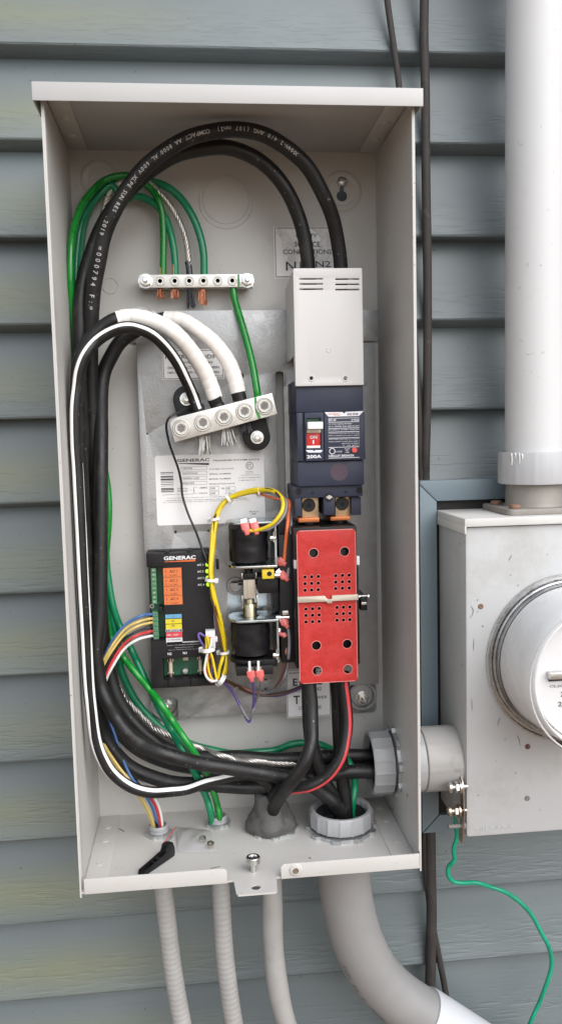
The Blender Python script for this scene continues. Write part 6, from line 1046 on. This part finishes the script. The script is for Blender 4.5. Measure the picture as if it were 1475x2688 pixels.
# ------------------------------------------------------------------ conduits below the box
def ripple(r_, pitch, amp):
    def f(al, t): return r_ + amp * (0.5 + 0.5 * math.cos(2 * math.pi * al / pitch)) ** 2
    return f
FX1 = [(FIT1[0], FIT1[1], ZB - 0.002), (FIT1[0] + 0.0005, FIT1[1] - 0.001, -0.03), (-0.0960, -0.058, -0.060), (-0.0925, -0.060, -0.105), (-0.0890, -0.060, -0.150), (-0.0830, -0.060, -0.200), (-0.0765, -0.060, -0.245), (-0.068, -0.058, -0.30), (-0.058, -0.05, -0.38), (-0.05, -0.03, -0.50)]
FX2 = [(FIT2[0], FIT2[1], ZB - 0.002), (FIT2[0] - 0.0003, FIT2[1] - 0.004, -0.030), (-0.0320, -0.055, -0.075), (-0.0310, -0.060, -0.120), (-0.0280, -0.060, -0.165), (-0.0240, -0.060, -0.205), (-0.0185, -0.060, -0.245), (-0.010, -0.058, -0.30), (0.0, -0.05, -0.38), (0.008, -0.03, -0.50)]
for nm, pts, lb in (('flexible_conduit', FX1, 'ribbed grey flexible conduit leaving the box floor at far left'), ('flexible_conduit', FX2, 'ribbed grey flexible conduit leaving the box floor, second from left')):
    o = MB().tube(pts, ripple(0.0103, 0.0062, 0.00032), 18, 60).out(nm, None, 'flex', angle=80); tag(o, lb, 'conduit', 'flexible conduits under the box')
FX3 = [(PUT[0], PUT[1], ZB - 0.002), (PUT[0] - 0.0002, PUT[1] + 0.001, -0.035), (0.0258, -0.060, -0.075), (0.0250, -0.061, -0.110), (0.0265, -0.062, -0.150), (0.0310, -0.061, -0.190), (0.0390, -0.058, -0.228), (0.052, -0.052, -0.275), (0.07, -0.045, -0.33), (0.09, -0.03, -0.42)]
o = MB().tube(FX3, lambda al, t: 0.0119 + 0.0003 * math.sin(al * 75) + 0.0002 * math.sin(al * 41 + 1), 18, 10).out('sheathed_cable', None, 'flex', angle=80); tag(o, 'smooth grey sheathed cable leaving the box below the putty cone', 'cable')
el = thing('conduit_elbow', 'big grey plastic elbow curving from the box bottom to the right', 'conduit', (0.30, -0.06, -0.28))
EX = [(BUSH[0] + 0.001, -0.068, ZB - 0.002), (BUSH[0] + 0.002, -0.067, -0.030), (0.1085, -0.066, -0.060), (0.1150, -0.065, -0.100), (0.1260, -0.064, -0.138), (0.1430, -0.063, -0.172), (0.1650, -0.062, -0.200), (0.1920, -0.061, -0.2235), (0.2060, -0.0605, -0.2345)]
MB().tube(EX, lambda al, t: 0.0298, 40, 12).out('bend', el, 'elbow')
EX2 = [(0.1990, -0.0608, -0.2292), (0.2150, -0.060, -0.2420), (0.2500, -0.058, -0.2700), (0.2900, -0.056, -0.3020), (0.34, -0.054, -0.342)]
MB().tube(EX2, lambda al, t: 0.0326 - 0.0006 * max(0, 1 - al / 0.003), 40, 8).out('coupling', el, 'coupler')
tr2 = MB().tube([EX2[0], (0.2015, -0.0607, -0.2312)], 0.0332, 40, 4).out('primer_ring', el, 'purple') if False else None
cable_text('print', el, 'greyink', 'SCH 40 2 INCH  PVC CONDUIT', EX, 0.0298, 0.0062, 0.150, 0.0060, ang=0.95)

# ------------------------------------------------------------------ conduit nipple to the meter base
np_ = thing('conduit_nipple', 'short grimy grey conduit adapter joining the box to the meter base', 'conduit', (0.205, HUBY, HUBZ - 0.036))
mx = Matrix.Translation((XR + T_, HUBY, HUBZ)) @ Matrix.Rotation(R(90), 4, 'Y')
rib = lambda a, h: 1 + (0.012 if math.cos(8 * a) > 0.93 else 0)
MB().lathe([(0.0290, 0.0005), (0.0352, 0.0005), (0.0355, 0.0265), (0.0348, 0.0275), (0.0290, 0.0275)], 96, mx, cap=False, star=rib).out('adapter', np_, 'pvc', angle=30)
MB().lathe([(0.0290, 0.0282), (0.0352, 0.0282), (0.0362, 0.0292), (0.0362, 0.0660), (0.0350, 0.0686), (0.0290, 0.0686)], 96, mx, cap=False, star=rib).out('coupling', np_, 'pvcgrime', angle=30)
MB().lathe([(0.0285, 0.0), (0.0340, 0.0)] + [(0.0338, 0.0285)], 40, mx, cap=False).out('sleeve', np_, 'gasket')
# bonding strap with bolts beside the nipple
st = thing('bonding_strap', 'thin tarnished metal strap with two bolts on the left side of the meter base', 'strap', (0.235, -0.097, 0.0164))
SP = [(0.235, -0.0907, 0.0743), (0.235, -0.0977, 0.0665), (0.235, -0.0995, 0.0508), (0.235, -0.1003, 0.0346), (0.235, -0.098, 0.0169), (0.235, -0.0938, -0.002)]
P_, T__ = frames(SP, 6); MB().quadring([[p + Vector((0, dy, 0)) for dy in (-0.006, 0.000, 0.006)] for p in P_]).quadring([[p + Vector((0.0012, dy, 0)) for dy in (-0.006, 0.000, 0.006)] for p in P_]).quadring([[p + Vector((dx, -0.006, 0)) for dx in (0, 0.0012)] for p in P_]).out('strap', st, 'nickel')
for a in ((0.23, -0.102, 0.0646), (0.23, -0.0985, 0.0358)):
    x, y, z = a
    MB().cyl((x - 0.006, y, z), (x + 0.0105, y, z), 0.0028, seg=12).prism(circ(y, z, 0.0062, 6, 0.2), x - 0.0035, x + 0.0005, 'x', bev=0.0005).lathe([(0.003, 0), (0.0060, 0.0), (0.0056, 0.0026), (0.0030, 0.004)], 16, Matrix.Translation((x - 0.0075, y, z)) @ Matrix.Rotation(R(-90), 4, 'Y')).cyl((x + 0.0010, y, z), (x + 0.0030, y, z), 0.0072, seg=18).out('bolt', st, 'steel' if z > 0.05 else 'nickel')
a = (0.238, -0.0994, 0.0185); MB().cyl((a[0] - 0.018, a[1], a[2]), (a[0] + 0.002, a[1], a[2]), 0.0024, seg=10).cyl((a[0] - 0.004, a[1], a[2]), (a[0] + 0.0015, a[1], a[2]), 0.0042, seg=14, bev=0.0006).out('bolt', st, 'scuff')
GW = [(0.2396, -0.06, 0.0173), (0.2403, -0.062, 0.0072), (0.2401, -0.064, -0.0027), (0.2408, -0.064, -0.0113), (0.2393, -0.064, -0.0185), (0.2369, -0.064, -0.0256), (0.2371, -0.064, -0.0329), (0.238, -0.064, -0.0391), (0.2356, -0.064, -0.0432), (0.232, -0.062, -0.0483), (0.2304, -0.062, -0.0549), (0.2323, -0.062, -0.0625), (0.2386, -0.06, -0.069), (0.2489, -0.06, -0.0712), (0.2627, -0.055, -0.0747), (0.2713, -0.055, -0.0766), (0.2853, -0.05, -0.0847), (0.3002, -0.05, -0.091), (0.3146, -0.045, -0.1021), (0.3284, -0.045, -0.1147), (0.3419, -0.04, -0.1329), (0.3522, -0.04, -0.1532), (0.3612, -0.04, -0.1709), (0.3679, -0.035, -0.1904), (0.3675, -0.035, -0.2061), (0.3618, -0.035, -0.2253), (0.3557, -0.03, -0.2507), (0.3454, -0.03, -0.2737), (0.3379, -0.02, -0.3114), (0.3341, -0.01, -0.3462)]
cable('bonding_wire', 'kinked aqua green wire dangling below the meter base', GW, 0.0026, 'aqua', 12, cat='wire')

# ------------------------------------------------------------------ meter base, riser and meter
mb_ = thing('meter_base', 'weathered light grey meter base with embossed lettering at the right', 'meter base', (0.357, -0.05, 0.0043))
MX0, MX1, MZ0, MZ1, MY = 0.2402, 0.4738, 0.0043, 0.3515, -0.1000
MB().box(MX0, MX1, MY, 0.0010, MZ0, MZ1, 0.0042).out('body', mb_, 'meterbox')
cp = MB().box(MX0 - 0.0026, MX1 + 0.0026, MY - 0.0055, 0.0010, 0.3520, 0.3612, 0.0016).out('cap', mb_, 'metercap')
MB().box(MX0 - 0.0028, MX0 - 0.0006, MY - 0.0057, -0.002, 0.3445, 0.3530, 0.0008).out('cap_side_lip', cp, 'metercap')
HX, HY = 0.3372, -0.0500
hp = MB().prism(rrect(HX - 0.0470, HX + 0.0470, HY - 0.0440, HY + 0.0440, 0.008), 0.3613, 0.3680, 'z', bev=0.0012).lathe([(0.0335, 0.3681), (0.0318, 0.3715), (0.0312, 0.3960)], 44, Matrix.Translation((HX, HY, 0)), cap=False).out('hub_plate', mb_, 'casthub')
for dx, dy in ((-0.035, -0.032), (-0.035, 0.026), (0.035, -0.032), (0.035, 0.026)):
    MB().lathe([(0.0062, 0), (0.0066, 0.0020), (0.0056, 0.0040), (0.002, 0.0046)], 16, Matrix.Translation((HX + dx, HY + dy, 0.3681))).out('hub_screw', hp, 'rust')
# embossed name, screws and scuffs
e0, e1 = (0.2498, -0.1003, 0.0113), (0.296, -0.1003, 0.016)
me, tx0, tx1, ty0, ty1 = text_mesh('MILBANK', 0.0)
bm = bmesh.new(); bm.from_mesh(me); rg = bmesh.ops.extrude_face_region(bm, geom=bm.faces[:])
top = set(g for g in rg['geom'] if isinstance(g, bmesh.types.BMVert))
for v in bm.verts:
    v.co = Vector((e0[0] + (v.co.x - tx0) / (tx1 - tx0) * (e1[0] - e0[0]), MY + (0.0004 if v not in top else -0.0006), e0[2] + (v.co.y - ty0) / (ty1 - ty0) * (e1[2] - e0[2])))
bmesh.ops.recalc_face_normals(bm, faces=bm.faces[:]); m = MB(); m.bm.free(); m.bm = bm; m.out('embossed_lettering', mb_, 'meterbox')
for a, mt in (((0.2569, -0.1, 0.2647), 'rust'), ((0.3099, -0.1, 0.1046), 'rustdark'), ((0.3098, -0.1, 0.0452), 'scuff')):
    MB().lathe([(0.0030, 0), (0.0030, 0.0006), (0.0022, 0.0012), (0.0005, 0.0008)], 14, Matrix.Translation((a[0], MY, a[2])) @ Matrix.Rotation(R(90), 4, 'X')).out('cover_screw', mb_, mt)
sm = MB(); rnd = random.Random(5)
for pts in ([(0.2789, -0.1003, 0.1402), (0.2765, -0.1003, 0.1354), (0.2756, -0.1003, 0.1298)], [(0.297, -0.1003, 0.1186), (0.2998, -0.1003, 0.1144), (0.3015, -0.1003, 0.106)], [(0.2917, -0.1003, 0.3197), (0.2878, -0.1003, 0.3132)], [(0.2456, -0.1003, 0.2663), (0.2486, -0.1003, 0.2597), (0.245, -0.1003, 0.2522)], [(0.249, -0.1003, 0.2297), (0.2485, -0.1003, 0.2162)], [(0.2462, -0.1003, 0.1632), (0.2471, -0.1003, 0.1486)], [(0.283, -0.1003, 0.1138), (0.285, -0.1003, 0.115)], [(0.2532, -0.1003, 0.273), (0.2529, -0.1003, 0.2709)], [(0.2531, -0.1003, 0.2595), (0.2536, -0.1003, 0.2582)]):
    pts = [Vector(p) for p in pts]
    sm.tube([p for p in pts], lambda al, t: 0.00042 * math.sin(math.pi * (0.1 + 0.8 * t)), 5, 4)
sm.out('paint_scratch', mb_, 'scuff')
rs = thing('riser_conduit', 'tall sun bleached pale plastic riser pipe above the meter base', 'conduit', (HX, HY, 0.394))
MB().lathe([(0.0322, 0.400), (0.0322, 1.9)], 48, Matrix.Translation((HX, HY, 0)), cap=False).out('pipe', rs, 'riser')
MB().lathe([(0.0316, 0.3935), (0.0392, 0.3935), (0.0396, 0.3950), (0.0394, 0.4275), (0.0388, 0.4290), (0.0323, 0.4290)], 96, Matrix.Translation((HX, HY, 0)) @ Matrix.Rotation(0.14, 4, 'Z'), cap=False, star=lambda a, h: 1 + (0.014 if math.cos(12 * a) > 0.965 else 0)).out('coupling', rs, 'riserfit', angle=30)
mt_ = thing('electric_meter', 'round electric meter under a clear domed cover on the meter base', 'meter', (0.357, MY, 0.2019))
mm = Matrix.Translation((0.357, MY, 0.2030)) @ Matrix.Rotation(R(90), 4, 'X') @ Matrix.Diagonal((0.98, 0.98, 1, 1))
MB().lathe([(0.0945, 0.0), (0.0962, 0.0), (0.0966, 0.0022), (0.0955, 0.0040), (0.0940, 0.0040)], 72, mm, cap=False).out('mounting_ring', mt_, 'steel')
MB().lathe([(0.0940, 0.0012), (0.0900, 0.0016), (0.0892, 0.0040), (0.0872, 0.0046), (0.0850, 0.0100)], 72, mm, cap=False).out('reflection_band', mt_, 'ringband')  # added metal band that stands for the dark reflection round the glass rim
MB().lathe([(0.0905, 0.0022), (0.0898, 0.0050), (0.0890, 0.0050)], 72, mm, cap=False).out('retaining_ring', mt_, 'steel')
MB().lathe([(0.0950, 0.0045), (0.0945, 0.0085), (0.0915, 0.0110), (0.0892, 0.0150), (0.0880, 0.0300), (0.0860, 0.0600), (0.0838, 0.0880), (0.0815, 0.0980), (0.0770, 0.1045), (0.0690, 0.1085), (0.0500, 0.1105), (0.0250, 0.1112), (0.0004, 0.1114)], 80, mm, cap=False).out('glass_cover', mt_, 'glass', angle=60)
MB().lathe([(0.0838, 0.0100), (0.0832, 0.0250), (0.0800, 0.0600), (0.0770, 0.0840), (0.0758, 0.0850), (0.0745, 0.0830), (0.0735, 0.0700), (0.0720, 0.0690)], 72, mm, cap=False).out('inner_shroud', mt_, 'meterinner', angle=50)
fc = MB().lathe([(0.0722, 0.0690), (0.0004, 0.0690)], 60, mm, cap=False).out('face_plate', mt_, 'face')
FYY = MY - 0.0694
B('display_bar', mt_, 'steel', (0.301, -0.172, 0.2037)[0], 0.42, -0.1775, -0.1695, (0.303, -0.172, 0.2036)[2], (0.303, -0.172, 0.2108)[2], 0.0012)
B('display_shadow_gap', mt_, 'deep', (0.303, -0.17, 0.2002)[0], 0.42, -0.1705, -0.1692, (0.3039, -0.17, 0.1998)[2], (0.3039, -0.17, 0.2026)[2], 0)
w2 = 0.0175
a0 = (0.3042, -0.1695, 0.1931); b0 = (0.3159, -0.1695, 0.1956)
TX().put('CL200', a0, (a0[0] + w2, 0, b0[2]), FYY, 0.004).out('lettering', fc, 'blackink')
TX().put('240V', ((0.316, -0.1695, 0.1829)[0], 0, (0.316, -0.1695, 0.1829)[2]), ((0.316, -0.1695, 0.1829)[0] + 0.014, 0, (0.3159, -0.1695, 0.1882)[2]), FYY, 0.02).out('lettering', fc, 'blackink')
TX().put('2S', (0.3131, -0.1695, 0.1728), ((0.3131, -0.1695, 0.1728)[0] + 0.0085, 0, (0.3131, -0.1695, 0.1779)[2]), FYY, 0.012).out('lettering', fc, 'blackink')
ring_y('face_ring', mt_, 'steel', 0.357, 0.2019, 0.0706, 0.0011, y=FYY, h=0.001, seg=60)
sme = MB()
for a0, z0_, z1_ in ((-2.62, 0.4280, 0.4150), (-2.50, 0.4285, 0.4235), (-2.38, 0.4280, 0.4170), (-2.30, 0.4275, 0.4215)):
    sme.tube([(HX + 0.0397 * math.cos(a0 + d), HY + 0.0397 * math.sin(a0 + d), z0_ + (z1_ - z0_) * t) for d, t in ((0, 0), (0.02, 0.5), (0.01, 1))], lambda al, t: 0.0009 * (1 - 0.5 * t), 8, 4)
sme.out('glue_smear', rs, 'whitestripe', angle=80)
ring_y('cover_ring', mt_, 'meterinner', 0.357, 0.2019, 0.0800, 0.0010, y=MY - 0.0850, h=0.0012, seg=72)
sc = MB()
for pts in ([(0.1696, -0.1153, 0.067), (0.1696, -0.1176, 0.0644)], [(0.1696, -0.0457, 0.0187), (0.1696, -0.0485, 0.018)]): sc.tube([Vector(p) for p in pts], 0.0005, 5, 3)
for pts in ([(0.0265, -0.0004, 0.0901), (0.0307, -0.0004, 0.0904)], [(-0.0239, -0.0004, 0.0847), (-0.0202, -0.0004, 0.085)], [(0.0276, -0.0004, 0.0899), (0.0306, -0.0004, 0.0903)]): sc.tube([Vector(p) for p in pts], 0.0005, 5, 3)
for pts in ([(-0.1493, -0.0359, 0.0118), (-0.145, -0.0347, 0.0118), (-0.139, -0.0417, 0.0118)], [(0.0598, -0.13, 0.0118), (0.0617, -0.1326, 0.0118)], [(-0.0431, -0.1374, 0.0118), (-0.0331, -0.1348, 0.0118)]): sc.tube([Vector(p) for p in pts], 0.0006, 5, 3)
sc.out('scuff_mark', enc, 'scuff')
